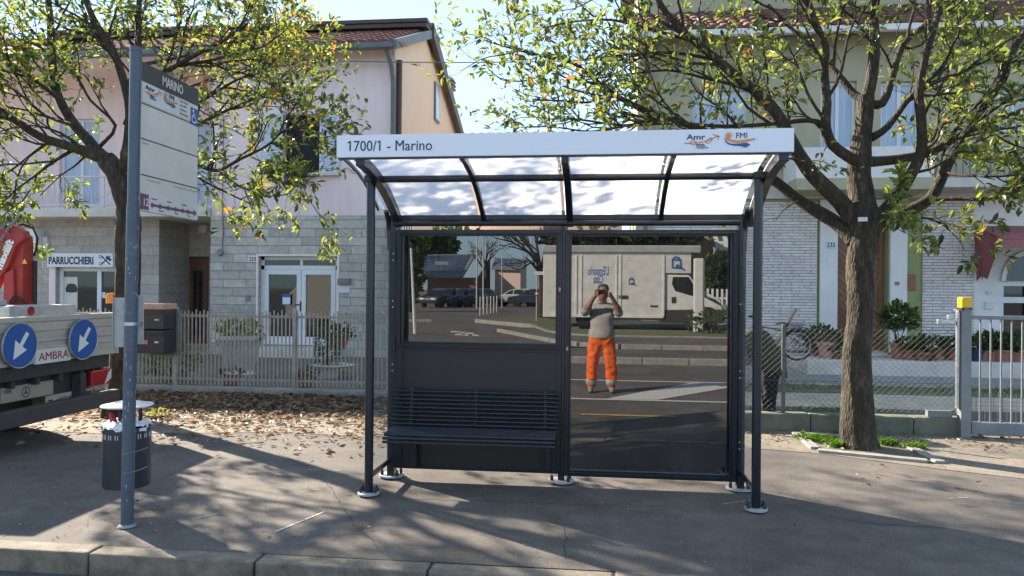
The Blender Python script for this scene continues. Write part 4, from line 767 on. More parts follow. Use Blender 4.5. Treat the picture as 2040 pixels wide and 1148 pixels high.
# arched shop door
x0, x1, z0, z1 = sp; xm = (x0 + x1) / 2; f = window(gh, x0, x1, z0, z1, HY + .06, 'white_paint', 'window_glass', name='shop_door', fw=.1); za = wz(2030, 498, HY); n = 14
arc = lambda rr: [(xm + (x1 - x0) / 2 * rr * math.cos(math.pi * (1 - i / n)), z1 + (za - z1) * (rr if rr < 1 else 1) * math.sin(math.pi * i / n)) for i in range(n + 1)]
b = MB(); o1, i1 = arc(1.0), arc(.86)
for i in range(n): b.prism([i1[i], i1[i + 1], o1[i + 1], o1[i]], (0, HY - .015, 0), X3, Z3, .05)
b.bx(x0, x1, HY + .04, HY + .065, wz(2030, 604, HY), wz(2030, 592, HY)); b.bx(xm - .06, xm + .06, HY + .045, HY + .064, z0, z1); b.build('arch_frame', 'white_paint', f); MB().prism(i1, (0, HY - .012, 0), X3, Z3, .002).build('pane', 'window_glass', f)
MB().bx(wx(1990, HY), xq, HY - .5, HY - .02, 0, .2).build('shop_step', 'stone_step', gh)
# porch step and plinth
MB().bx(wx(1600, 14.2), wx(2100, 14.2), 13.9, HY - .1, .0, .27).build('porch', 'stone_step', gh, bevel=.012); MB().bx(wx(1660, 14.6), wx(1776, 14.6), 14.7, HY + .2, .272, .34).build('door_step', 'stone_step', gh, bevel=.01)
MB().bx(wx(1282, HY), wx(1626, HY), HY - .07, HY - .052, 0, .32).build('plinth', 'concrete_dark', gh)
# roof
b = MB(); YT = 17.0; zr = wz(1700, 18, YT); ze_ = wz(1700, 50, 15.0); b.quad((xg - .25, 15.0, ze_ - .03), (xq, 15.0, ze_ - .03), (xq, YT, zr - .03), (xg - .25, YT, zr - .03)); b.quad((xg - .3, 15, zg - .005), (xq, 15, zg - .005), (xq, HY + .1, zg - .005), (xg - .3, HY + .1, zg - .005)); r_ = b.build('roof', 'roof_tile', gh); b = MB(); tiles(b, xg - .2, 10, 15.0, ze_, YT, zr); b.build('roof_tiles', 'roof_tile', r_)
MB().bx(xg - .3, xq, 14.86, 15.0, wz(1700, 63, 14.9), wz(1700, 50, 14.9)).build('gutter', 'white_plaster', gh, bevel=.02); MB().bx(xg + .002, xq, YT + .003, YT + 4.5, zr - .5, zr + 1.6).build('attic_wall', 'olive_plaster', gh); MB().bx(xg - .35, xq, YT - .4, YT + 4.9, zr + 1.62, zr + 1.85).build('attic_roof', 'brown_trim', gh)
b = MB(); b.tube([(xg + .12, HY - .12, zg), (xg + .12, HY - .12, .1)], .05, 10); b.build('downpipe', 'copper', gh, smooth=True)
# awning of the shop
a = P(1940, 452, HY - .03); x0, x1 = a.x, wx(2120, HY); zt = a.z; yo = HY - 1.1; q = P(1975, 470, yo); zo = wz(2000, 478, yo); aw = thing('awning', 'faded red scalloped awning over the arched shop door', 'awning', ((x0 + x1) / 2, HY, zt)); b = MB(); n = 26
b.quad((x0, HY - .03, zt), (x1, HY - .03, zt), (x1, yo, zo), (x0, yo, zo)); b.quad((x0, HY - .03, zt + .015), (x0, yo, zo + .015), (x1, yo, zo + .015), (x1, HY - .03, zt + .015))
for i in range(n): s0, s1 = lerp(x0, x1, i / n), lerp(x0, x1, (i + 1) / n); b.add([(s0, yo, zo + .01), (s1, yo, zo + .01), (s1, yo - .01, zo - .1), ((s0 + s1) / 2, yo - .02, zo - .16), (s0, yo - .01, zo - .1)], [(0, 1, 2, 3, 4)])
b.build('canopy', 'awning_red', aw); b = MB(); zb_ = wz(1943, 563, HY - .03); m_ = 5; top = [V((x0, lerp(HY - .03, yo, i / m_), lerp(zt, zo, i / m_))) for i in range(m_ + 1)]
for i in range(6):                                       # folded side flap
    t0, t1 = i / 6, (i + 1) / 6; f = lambda t: V((x0 + .06 * math.sin(t * 12), lerp(HY - .03, yo, t), lerp(zt, zo, t))); g = lambda t: V((x0 + .05 + .05 * math.sin(t * 14), lerp(HY - .05, HY - .35, t), zb_ + .14 * abs(math.sin(t * 9)))); b.quad(f(t0), f(t1), g(t1), g(t0))
b.build('side_flap', 'awning_red', aw)
# cable between the houses
a, e = P(560, 119, HY - .2), P(1255, 119, HY - .2); cbl = MB().tube([a.lerp(e, i / 20) - V((0, 0, .06 * math.sin(math.pi * i / 20))) for i in range(21)], .011, 6).build('overhead_cable', 'slate_grey'); tag(cbl, 'thin overhead cable strung between the pink house and the green house', 'cable')
# ================================================================== FOLIAGE HELPERS
LEAFM = ['leaf_dark', 'leaf_green', 'leaf_lime', 'leaf_yellow']
def rdir(r): 
    while True:
        v = V((r.uniform(-1, 1), r.uniform(-1, 1), r.uniform(-1, 1)))
        if .05 < v.length < 1: return v.normalized()
def bush(parent, c, rad, n, L, seed, mats=('leaf_dark', 'leaf_green'), name='foliage', shell=.35):
    r = random.Random(seed); b = MB(); c = V(c); rad = V(rad)
    for _ in range(n):
        d = rdir(r); q = r.uniform(shell, 1) ** .6 * (1 + .22 * math.sin(d.x * 5 + seed) * math.cos(d.z * 6 + d.y * 4 + seed)); p = c + V((d.x * rad.x, d.y * rad.y, d.z * rad.z)) * q
        k = (d + rdir(r) * .9 + V((0, 0, .2))).normalized(); l = L * r.uniform(.6, 1.2); b.leaf(p, k, rdir(r), l, l * .5, r.randrange(len(mats)))
    return b.build(name, list(mats), parent)
def pot(parent, x, y, z, r, h, mt, name='pot'):
    return MB().lathe([(0, 0), (r * .72, 0), (r * .93, h * .82), (r * 1.04, h * .82), (r * 1.06, h), (r * .92, h), (r * .88, h * .88), (0, h * .88)], (x, y, z), 22, sc=(1, 1)).build(name, mt, parent, smooth=True)
def potplant(label, px, py, Y, z, r, h, mt, fol, n, L, seed, dz=.0, mats=('leaf_dark', 'leaf_green'), group=None, stems=0):
    x = wx(px, Y); t = thing('potted_plant', label, 'potted plant', (x, Y, z), group); pot(t, x, Y, z, r, h, mt)
    if stems:
        b = MB(); rr = random.Random(seed)
        for i in range(stems): b.tube([(x + rr.uniform(-.03, .03), Y + rr.uniform(-.03, .03), z + h * .8), (x + rr.uniform(-.1, .1), Y + rr.uniform(-.1, .1), z + h + dz * .6), (x + rr.uniform(-.18, .18), Y + rr.uniform(-.15, .15), z + h + dz)], .009, 5)
        b.build('stem', 'bark', t)
    if n: bush(t, (x, Y, z + h + dz), fol, n, L, seed, mats)
    return t
# ================================================================== LORRY with crane (left edge), rear turned to the right
XT, Y0, Y1 = -5.1, 5.3, 7.42
zt, zb = 1.215, .78
tk = thing('crane_lorry', 'dropside lorry with red loading crane parked at the left edge', 'lorry', (XT, (Y0 + Y1) / 2, -.0))
b = MB(); b.bx(XT - .03, XT, Y0, Y1, zb, zt - .05); b.bx(XT - .045, XT + .012, Y0, Y1, zt - .049, zt)
for z, h in ((zb + .005, .03), (zb + .13, .022), (zb + .20, .022), (zb + .30, .018)): b.bx(XT + .0, XT + .012, Y0 + .02, Y1 - .03, z, z + h)
b.bx(XT + .0, XT + .02, Y1 - .03, Y1, zb, zt - .05); tg = b.build('tailgate', 'alu_gate', tk, bevel=.005)
b = MB(); rnd = random.Random(2)
q = lambda y, z: (XT + .0135, y, z)
yl0 = (lambda d: XT / d.x * d.y)(ray(76, 705)); yl1 = (lambda d: XT / d.x * d.y)(ray(131, 700)); zl_ = (lambda d: HCAM + XT / d.x * d.z)(ray(76, 718))
MB().bx(XT + .0005, XT + .014, yl0 - .05, yl1 + .05, zl_ - .035, zl_ + .10).build('name_strip', 'offwhite', tg); text('AMBRA', .105, (XT + .0148, yl0 - .01, zl_ - .005), Y3, Z3, 'red_lens', tg, sx=(yl1 - yl0) / .32)
for y, a in ((Y0, -1), (Y1, 1)):                          # drop sides and load bed
    b = MB(); b.bx(XT - 3.4, XT - .05, y - .03 * (a > 0), y + .03 * (a < 0), zb, zt); b.build('side_board', 'alu_gate', tk)
MB().bx(XT - 3.4, XT - .03, Y0 + .03, Y1 - .03, zb - .0, zb + .04).build('load_bed', 'alu_gate', tk)
b = MB(); b.bx(XT - 3.3, XT - .02, Y0 + .1, Y1 - .1, zb - .13, zb - .003); b.bx(XT - 6, XT - .25, 5.85, 6.0, .48, zb - .131); b.bx(XT - 6, XT - .25, 6.75, 6.9, .48, zb - .131); b.bx(XT - .25, XT - .12, Y0 + .15, Y1 - .2, .44, zb - .131)
for i in range(7): y = lerp(Y0 + .15, Y1 - .2, i / 6); b.bx(XT - .11, XT - .03, y - .02, y + .02, zb - .2, zb - .131)
b.build('chassis', 'chassis', tk, bevel=.008)
MB().bx(XT + .0, XT + .09, Y0 + .02, Y1 - .08, .26, .41).build('underrun_bar', 'panel_dark', tk, bevel=.012)
for y in (5.7, 6.9): MB().bx(XT - .1, XT - .003, y - .04, y + .04, .3, .62).build('bar_bracket', 'chassis', tk)
yy = lambda px: (lambda d: (XT - .1) / d.x * d.y)(ray(px, 577)); zz = lambda px, py: (lambda d: HCAM + (XT - .1) / d.x * d.z)(ray(px, py))
pl = MB().bx(XT - .115, XT - .10, yy(4), yy(108), zz(50, 796), zz(50, 766)).build('badge_plate', 'cream_plate', tk, bevel=.003); text('TER', .05, (XT - .0985, yy(7), zz(8, 786)), Y3, Z3, 'chassis', pl, sx=1.2)
b = MB(); cy, cz = yy(53), zz(53, 781); ribbon(b, ring(cy, cz, .046, 0, 360, 28), .009, (XT - .099, 0, 0), Y3, Z3, 1)
for a in (90, 210, 330): b.prism([(cy + .008 * math.cos(math.radians(a + 90)), cz + .008 * math.sin(math.radians(a + 90))), (cy + .008 * math.cos(math.radians(a - 90)), cz + .008 * math.sin(math.radians(a - 90))), (cy + .044 * math.cos(math.radians(a)), cz + .044 * math.sin(math.radians(a)))], (XT - .0985, 0, 0), Y3, Z3, .002)
b.build('star_emblem', 'chassis', pl)
tl = MB().bx(XT - .06, XT - .0, yy(167), yy(205), zz(190, 766), zz(190, 735)).build('tail_light', 'red_lens', tk, bevel=.015); MB().prism([(yy(192), zz(195, 764)), (yy(205), zz(205, 752)), (yy(205), zz(205, 736)), (yy(200), zz(200, 740))], (XT + .001, 0, 0), Y3, Z3, .003).build('reflector', 'offwhite', tl)
# load: beacon board, tool boxes
b = MB(); b.bx(XT - .75, XT - .35, 6.35, 7.25, zb + .042, 1.30); b.bx(XT - .72, XT - .5, 6.3, 6.5, 1.302, 1.36); b.build('tool_box', 'zinc_dull', tk, bevel=.01)
xb_ = XT - .4; d_ = ray(223, 601); yb_ = xb_ / d_.x * d_.y; MB().lathe([(.062, 0), (.062, .09), (.05, .115), (0, .12)], (xb_, yb_, 1.30), 18).build('beacon', 'orange_lens', tk, smooth=True)
MB().lathe([(0, 0), (.045, 0), (.045, .004), (0, .004)], (XT - .348, 6.62, 1.25), 18, ax=(1, 0, 0)).build('round_sticker', 'red_lens', tk)
# crane: column and folded boom
YC = 7.45
CR = lambda px, py, dy=0: P(px, py, YC + dy)
b = MB()
def blade(pts, dy, t, bb): a = [CR(*p, dy) for p in pts]; bb.prism([(p.x, p.z) for p in a], (0, YC + dy, 0), X3, Z3, t)
blade([(38, 640), (38, 520), (44, 478), (52, 468), (66, 470), (68, 490), (66, 600), (56, 640)], 0, .16, b); b.build('crane_column', 'red_paint', tk, bevel=.012)
b = MB(); blade([(-60, 640), (-8, 500), (14, 455), (34, 448), (60, 462), (62, 476), (44, 492), (30, 530), (10, 560), (-30, 640)], -.12, .1, b); cb = b.build('crane_boom', 'red_paint', tk, bevel=.012)
blade_pts = None; b = MB(); blade([(20, 640), (22, 545), (40, 536), (42, 640)], -.1, .1, b); b.build('crane_ram', 'red_paint', tk, bevel=.01)
p0, p1 = CR(7, 528, -.228), CR(29, 478, -.228); dx = (p1 - p0).normalized(); up = V((-dx.z, 0, dx.x)); t_ = text('maxilift', .115, p0 - dx * .06 - up * .0, dx, up, 'white_paint', cb, bold=.006, sx=(p1 - p0).length / .30)
b = MB(); a = CR(49, 521, -.165); b.prism([(-.03, -.025), (.03, -.025), (0, .03)], a, X3, Z3, .002); b.build('warning_triangle', 'yellow_lens', cb)
b = MB(); b.tube([CR(30, 452, -.1), CR(45, 447, -.05), CR(66, 455, 0), CR(75, 475), CR(72, 497), CR(68, 510)], .012, 6); b.tube([CR(69, 640, -.02), CR(70, 520, -.02)], .022, 8)
for o in (0, 5): b.tube([CR(18 + o, 630, -.22), CR(20 + o, 600, -.22), CR(30 + o, 588 + o, -.22), CR(42 + o, 597, -.22), CR(44 + o, 625, -.22)], .010, 6)
b.build('hydraulic_hose', 'black_rubber', tk, smooth=True); b = MB()
for px, py in ((4, 455), (12, 462), (20, 452), (2, 478)): b.tube([CR(px, py, -.26), CR(px + 9, py - 12, -.2)], .018, 8)
b.bx(CR(0, 470).x, CR(20, 470).x, YC - .33, YC - .23, CR(0, 478).z, CR(0, 455).z); b.build('valve_block', 'slate_grey', tk); b = MB(); a = CR(16, 622, -.26); b.bx(a.x - .04, a.x + .02, a.y, a.y + .05, a.z - .1, a.z + .06); b.bx(a.x + .04, a.x + .08, a.y, a.y + .05, a.z - .1, a.z + .03); b.build('control_valve', 'zinc', tk, bevel=.006)
for x in (-1.0, -3.9, ):
    for y, s in ((5.55, 1), (7.1, 1)):
        w = MB().lathe([(.16, -.12), (.33, -.115), (.36, -.09), (.36, .09), (.33, .115), (.16, .12)], (XT + x, y, .361), 28, ax=(0, 1, 0)).build('wheel', 'black_rubber', tk, smooth=True); MB().lathe([(0, -.05), (.16, -.05), (.165, -.119), (.165, .119), (.16, .05), (0, .05)], (XT + x, y, .361), 20, ax=(0, 1, 0)).build('rim', 'zinc_dull', w, smooth=True)
b = MB(); b.prism([(XT - 3.5, .5), (XT - 5.3, .5), (XT - 5.35, 1.15), (XT - 5.0, 1.45), (XT - 4.6, 2.1), (XT - 3.6, 2.15), (XT - 3.5, 2.0)][::-1], (0, Y0 + .1, 0), X3, Z3, -1.9); b.build('cab', 'offwhite', tk, bevel=.04); MB().prism([(XT - 3.8, 1.4), (XT - 4.85, 1.4), (XT - 4.55, 2.0), (XT - 3.8, 2.02)][::-1], (0, Y0 + .098, 0), X3, Z3, .006).build('cab_window', 'car_glass', tk)
# two round keep-left signs hung on the tailgate
def disc(px, py, D, tilt, label):
    d = ray(px, py); x = XT + .045; y = x / d.x * d.y; z = HCAM + x / d.x * d.z; t = thing('road_sign', label, 'road sign', (x, y, z), 'round blue signs on the lorry tailgate'); r = D / 2
    MB().lathe([(0, -.012), (r * .985, -.012), (r, -.008), (r, .008), (r * .985, .01), (r * .95, .006), (0, .006)], (x, y, z), 44, ax=(1, 0, 0)).build('rim', 'zinc', t, smooth=True); MB().lathe([(0, 0), (r * .945, 0), (r * .945, .003), (0, .003)], (x + .0065, y, z), 44, ax=(1, 0, 0)).build('face', 'sign_blue', t)
    u = V((0, -math.sin(tilt), -math.cos(tilt))); w = V((0, math.cos(tilt), -math.sin(tilt))); o = V((x + .0102, y, z)); k = r
    pl = [(-.10, -.66), (.10, -.66), (.10, .0), (.40, -.02), (.0, .72), (-.40, -.02), (-.10, .0)]
    b = MB(); b.prism([(p[0] * k, p[1] * k) for p in pl], o, w, u, .002 if (w.cross(u)).x > 0 else -.002); b.build('arrow', 'white_paint', t)
disc(39.5, 688.5, .405, .62, 'dented round blue arrow sign nearest the left edge of the photo'); disc(166, 676, .405, .62, 'round blue arrow sign at the tailgate end beside the tree trunk')
# ================================================================== LEFT FENCE, letter boxes and front garden
YFN = 9.95
sheet('garden_ground', rect(-12, wx(783, 10), YFN + .12, HY - .03), .012, 'earth')
x0, x1 = wx(150, YFN), wx(905, YFN); fe = thing('picket_fence', 'pale grey metal picket fence on low concrete kerb before the pink house', 'fence', ((x0 + x1) / 2, YFN, 0))
MB().bx(x0, x1, YFN - .11, YFN + .11, -.05, .085).build('kerb_base', 'concrete', fe, bevel=.012); zt = wz(500, 618, YFN)
b = MB(); x = x0 + .02; i = 0; rnd = random.Random(5); nb = 0; sp_ = (x1 - x0 - .04) / 96
posts = [wx(p, YFN) for p in (240, 352, 588, 775)]
for i in range(97):
    x = x0 + .02 + i * sp_
    if min(abs(x - p) for p in posts) < .03: continue
    MB().bx(x - .0085, x + .0085, YFN - .02, YFN - .006, .12, zt + rnd.uniform(-.006, .006) - (.03 if i % 2 else 0)).build('picket', 'fence_metal', fe)
for z in (zt - .09, .19): MB().bx(x0, x1, YFN - .005, YFN + .02, z - .018, z + .018).build('rail', 'fence_metal', fe, bevel=.003)
for x in posts: MB().bx(x - .025, x + .025, YFN - .03, YFN + .022, .085, zt + .03).build('post', 'fence_metal', fe, bevel=.004)
a, e = P(285, 604, YFN - .12), P(344, 702, YFN - .12); lbx = thing('letter_box', 'double dark letter box with copper coloured lid on the picket fence', 'letter box', ((a.x + e.x) / 2, YFN - .12, e.z)); zc = (a.z + e.z) / 2 - .02
for k, (z0, z1) in enumerate(((e.z, zc - .008), (zc + .008, a.z - .085))):
    f = MB().bx(a.x, e.x, YFN - .34, YFN - .04, z0, z1).build('box', 'mail_dark', lbx, bevel=.008); MB().bx(a.x + .03, e.x - .03, YFN - .352, YFN - .341, z1 - .07, z1 - .03).build('flap', 'black_plastic', f, bevel=.003); MB().bx(e.x - .13, e.x - .07, YFN - .354, YFN - .341, lerp(z0, z1, .45), lerp(z0, z1, .53)).build('name_tag', 'stone_step', f); MB().lathe([(.008, 0), (.008, .006), (0, .006)], (a.x + .05, YFN - .341, lerp(z0, z1, .4)), 10, ax=(0, -1, 0)).build('lock', 'zinc', f)
    if k == 0: MB().bx(a.x + .11, a.x + .22, YFN - .354, YFN - .341, lerp(z0, z1, .4), lerp(z0, z1, .57)).build('name_tag', 'pink_pot', f)
b = MB(); b.prism([(-.37, a.z - .083), (-.37, a.z - .02), (-.02, a.z), (-.02, a.z - .083)], (a.x - .015, YFN, 0), Y3, Z3, .001); b = MB().bx(a.x - .01, e.x + .01, YFN - .36, YFN - .03, a.z - .083, a.z - .0).build('lid', 'copper', lbx, bevel=.01); MB().bx(a.x - .02, e.x + .02, YFN - .035, YFN - .022, e.z - .05, a.z - .1).build('mounting_plate', 'slate_grey', lbx)
Yg = 11.6; q = P(478, 700, Yg); ur_ = thing('white_planter', 'weathered white urn planter with yellow green plants behind the fence', 'planter', (q.x, Yg, 0)); MB().lathe([(0, 0), (.22, 0), (.25, .06), (.2, .12), (.24, .2), (.31, .5), (.36, .62), (.39, .64), (.39, .70), (.33, .7), (.3, .64), (0, .62)], (q.x, Yg, .012), 28).build('urn', 'white_pot', ur_, smooth=True); bush(ur_, (q.x, Yg, .80), (.4, .34, .16), 320, .09, 3, ('leaf_green', 'leaf_lime'))
MB().lathe([(.0, 0), (.06, .0), (.08, .06), (.05, .1), (0, .1)], (q.x - .36, Yg - .1, .54), 10).build('urn_handle', 'white_pot', ur_, smooth=True)
q = P(342, 745, 10.9); sb = thing('flower_bush', 'low yellow green bush behind the fence beside the letter boxes', 'bush', (q.x, 10.9, .01)); MB().tube([(q.x, 10.9, 0), (q.x + .02, 10.9, .3)], .02, 6).build('stem', 'bark', sb); bush(sb, (q.x, 10.9, .32), (.42, .3, .27), 380, .085, 4, ('leaf_green', 'leaf_lime', 'leaf_dark'))
q = P(652, 725, 11.8); tb = thing('potted_shrub', 'upright dark green shrub in white saucer pot by the glass door', 'potted shrub', (q.x, 11.8, .01)); pot(tb, q.x, 11.8, .012, .24, .22, 'white_pot'); MB().tube([(q.x, 11.8, .1), (q.x, 11.8, .6)], .015, 6).build('stem', 'bark', tb); bush(tb, (q.x, 11.8, .56), (.22, .22, .42), 520, .065, 5, ('leaf_dark', 'leaf_green', 'leaf_dark')); MB().lathe([(0, 0), (.3, 0), (.36, .03), (.34, .035), (0, .02)], (q.x + .1, 11.8, .2), 26).build('saucer', 'white_pot', tb, smooth=True)
q = P(672, 690, 12.6); rp = thing('hanging_pot', 'dark leaved plant in terracotta pot on a stand by the door', 'potted plant', (q.x, 12.6, .01)); MB().tube([(q.x, 12.6, 0), (q.x, 12.6, .42)], .02, 8).lathe([(0, 0), (.16, 0), (.16, .02), (0, .02)], (q.x, 12.6, .01), 16).build('stand', 'black_plastic', rp); pot(rp, q.x, 12.6, .42, .2, .22, 'terracotta'); bush(rp, (q.x, 12.6, .72), (.28, .25, .14), 240, .08, 6, ('leaf_dark', 'leaf_dark', 'leaf_brown'))
for px, py, Y, lab, sd in ((612, 775, 10.5, 'brown dry plant in small terracotta pot behind the fence', 7), (462, 780, 10.4, 'low terracotta trough with trailing plants under the white urn', 8)): potplant(lab, px, py, Y, .012, .14, .18, 'terracotta', (.17, .15, .08), 70, .07, sd, .04, ('leaf_dark', 'leaf_brown'))
# garden hedge seen through the slot above the panes
hx0, hx1 = wx(815, 12.2), wx(985, 12.2); hg = thing('garden_hedge', 'bright leafy laurel hedge rising behind the left pane of the shelter', 'hedge', ((hx0 + hx1) / 2, 12.2, 0)); b = MB()
for i in range(6): x = lerp(hx0, hx1, (i + .5) / 6); b.tube([(x, 12.2, 0), (x + .05, 12.2, 1.2), (x, 12.25, 2.2)], [.03, .025, .012], 6)
b.build('stem', 'bark', hg); bush(hg, ((hx0 + hx1) / 2, 12.2, 1.55), ((hx1 - hx0) / 2, .5, 1.12), 1500, .14, 9, ('leaf_lime', 'leaf_green', 'leaf_lime', 'leaf_dark'))
sx0_, sx1_ = wx(1128, 11.8), wx(1244, 11.8); gs = thing('garden_shrub', 'yellow green leafy shrub rising behind the right pane of the shelter', 'shrub', ((sx0_ + sx1_) / 2, 11.8, 0)); b = MB()
for i in range(4): x = lerp(sx0_, sx1_, (i + .5) / 4); b.tube([(x, 11.8, 0), (x - .04, 11.8, 1.2), (x + .03, 11.85, 2.2)], [.03, .022, .01], 6)
b.build('stem', 'bark', gs); bush(gs, ((sx0_ + sx1_) / 2, 11.8, 1.5), ((sx1_ - sx0_) / 2, .4, 1.12), 700, .14, 19, ('leaf_lime', 'leaf_green', 'leaf_yellow', 'leaf_lime'))
# ================================================================== RIGHT: low wall, wire fence, gate
YW = 8.3
x0, x1 = wx(1130, YW), wx(1918, YW); zw = wz(1640, 824, YW)
lw = thing('low_wall', 'low mossy concrete wall under the wire mesh fence on the right', 'wall', ((x0 + x1) / 2, YW, 0)); b = MB(); x = x0
while x < x1 - .05: w = min(.52, x1 - x); b.bx(x, x + w - .006, YW - .09, YW + .09, -.05, zw); x += w
b.build('block', 'mossy_wall', lw, bevel=.012)
wf = thing('wire_fence', 'sagging grey chain link fence on the low mossy wall', 'fence', ((x0 + x1) / 2, YW, zw)); zt = wz(1700, 655, YW); xa, xb = wx(1440, YW), wx(1912, YW)
for p in (1562, 1450): x = wx(p, YW); MB().bx(x - .018, x + .018, YW - .012, YW + .012, zw, zt + .03).build('post', 'wire_grey', wf)
b = MB(); H = zt - zw - .03; st = .066; sl = .95; rnd = random.Random(12)
def wire(bb, p, q_, r=.0015, n=3, sag=0): bb.tube([p, (V(p) + V(q_)) / 2 + V((0, 0, -sag)), q_], r, n, caps=False)
x = xa - H / sl
while x < xb:
    for sg, yo in ((1, 0), (-1, .003)):
        s0, s1 = (x, x + H / sl) if sg > 0 else (x + H / sl, x); z0_, z1_ = zw + .03, zt; a, e = V((s0, YW + yo, z0_)), V((s1, YW + yo, z1_))
        if a.x > e.x: a, e = e, a
        if e.x < xa or a.x > xb: continue
        d = e - a
        if a.x < xa: a = a + d * ((xa - a.x) / d.x)
        if e.x > xb: e = a + (e - a) * ((xb - a.x) / (e.x - a.x))
        wire(b, a, e)
    x += st
o = b.build('mesh', 'wire_grey', wf); b = MB()
for z, sg in ((zt, .012), (zw + .32 + .03, .004), (zw + .62, .006), (zw + .03, 0)): b.tube([(lerp(xa, xb, i / 12), YW - .003, z - sg * math.sin(math.pi * ((i / 4) % 1))) for i in range(13)], .0026, 4)
b.build('line_wire', 'wire_grey', wf)
gx = wx(1922, YW - .1); gp_ = thing('gate_post', 'grey square gate post with yellow flashing lamp on top', 'gate post', (gx, YW - .1, 0)); zg0 = wz(1922, 619, YW - .1)
MB().bx(gx - .05, gx + .05, YW - .15, YW - .05, 0, zg0).build('post', 'steel_grey', gp_, bevel=.006); b = MB(); b.bx(gx - .085, gx - .06, YW - .13, YW - .09, .3, zg0 - .01); b.bx(gx - .1, gx - .01, YW - .14, YW - .07, zg0 + .001, zg0 + .008); b.bx(gx - .24, gx - .09, YW - .12, YW - .09, zg0 - .14, zg0 - .10); b.bx(gx - .17, gx - .12, YW - .125, YW - .085, zg0 - .09, zg0 - .05); b.bx(gx - .27, gx - .245, YW - .125, YW - .085, zg0 - .145, zg0 - .095); b.build('latch', 'zinc', gp_, bevel=.003)
lm = MB().bx(gx - .052, gx + .052, YW - .155, YW - .045, zg0 + .028, zg0 + .14).build('lamp', 'yellow_lens', gp_, bevel=.012); MB().bx(gx - .05, gx + .05, YW - .15, YW - .05, zg0 + .009, zg0 + .027).build('lamp_base', 'black_plastic', lm); text('FAAC', .018, (gx - .022, YW - .151, zg0 + .012), X3, Z3, 'panel_grey', lm)
gt_ = thing('sliding_gate', 'grey steel barred gate at the right edge of the photo', 'gate', (gx + .9, YW - .1, 0)); zr1, zr0 = wz(1980, 633, YW - .1), wz(1980, 841, YW - .1); x1 = gx + 2.6
MB().bx(gx + .06, x1, YW - .13, YW - .07, zr1 - .02, zr1 + .02).build('top_rail', 'steel_grey', gt_, bevel=.004); MB().bx(gx + .06, x1, YW - .14, YW - .06, .035, .16).build('bottom_rail', 'steel_grey', gt_, bevel=.006)
for i in range(26): x = gx + .155 + i * .1015; MB().tube([(x, YW - .1, .16), (x, YW - .1, zr1 - .02)], .0095, 8).build('bar', 'steel_grey', gt_, smooth=True)
b = MB()
for i in range(58): x = gx + .07 + i * .043; b.bx(x - .0015, x + .0015, YW - .113, YW - .11, .16, .46)
for i in range(8): z = .16 + i * .043; b.bx(gx + .06, x1, YW - .1165, YW - .1135, z - .0015, z + .0015)
b.build('wire_mesh', 'wire_grey', gt_)
b = MB(); b.bx(gx - .34, gx - .1, YW - .07, YW + .0, zw + .002, zw + .07); o = b.build('drain_box', 'slate_grey'); tag(o, 'small grey box on the low wall beside the gate post', 'box')
# yard details: grass borders, paving edge, manhole, potted plants
sheet('yard_path', rect(xg - 1, 12, 12.6, 13.9), .007, 'concrete'); sheet('yard_grass', rect(xg - 1, 12, 11.4, 12.4), .009, 'mossy_wall'); q = G(1850, 732); MB().bx(q.x - .5, q.x + .35, q.y - .1, q.y + .25, .0, .012).build('manhole_cover', 'chassis')['kind'] = 'structure'
pw = .272
GP = 'terracotta pots along the porch of the green house'
potplant('pink pot with dry twigs left of the wooden door', 1648, 690, 14.3, pw, .17, .3, 'pink_pot', (.18, .15, .1), 50, .1, 21, .05, ('leaf_brown', 'leaf_dry'), GP)
potplant('large dark bushy plant in a low pot left of the pink pot', 1634, 690, 14.9, pw, .17, .2, 'terracotta', (.36, .3, .25), 420, .1, 22, .1, ('leaf_dark', 'leaf_dark', 'leaf_green'), GP)
potplant('small green plant in red pot just left of the tree trunk', 1672, 690, 14.2, pw, .12, .1, 'terracotta', (.2, .15, .16), 160, .09, 23, .1, ('leaf_dark', 'leaf_green'), GP)
potplant('tall geranium with round leafy head in terracotta pot by the door', 1790, 690, 14.4, pw, .14, .3, 'terracotta', (.30, .27, .24), 520, .11, 24, .48, ('leaf_green', 'leaf_dark', 'leaf_green'), GP, stems=5)
LB = {1812: 'spreading dark plant in shallow pot right of the tall geranium', 1838: 'wide terracotta bowl with pale green plant before the brick panel', 1866: 'terracotta bowl with grey green leaves in front of the brick panel', 1897: 'low terracotta pot with dark leaves closest to the gate post', 1938: 'dark blue pot with small bush just right of the gate post', 1953: 'terracotta pot behind the first gate bars', 1972: 'terracotta pot with round leaves behind the gate', 1994: 'broad terracotta pot with tall foliage under the arched door', 2022: 'terracotta pot with pale foliage nearest the right edge'}
for i, (px, lab) in enumerate(LB.items()):
    r = random.Random(px); potplant(lab, px, 690, 14.25 + r.uniform(-.1, .2), pw, r.uniform(.14, .2), r.uniform(.14, .24), 'navy' if px == 1938 else 'terracotta', (r.uniform(.2, .28), .18, r.uniform(.08, .2)), 170, .1, px, .08 + .1 * (px > 1960), ('leaf_dark', 'leaf_green') if i % 2 else ('leaf_green', 'leaf_dark', 'leaf_dark'), GP)
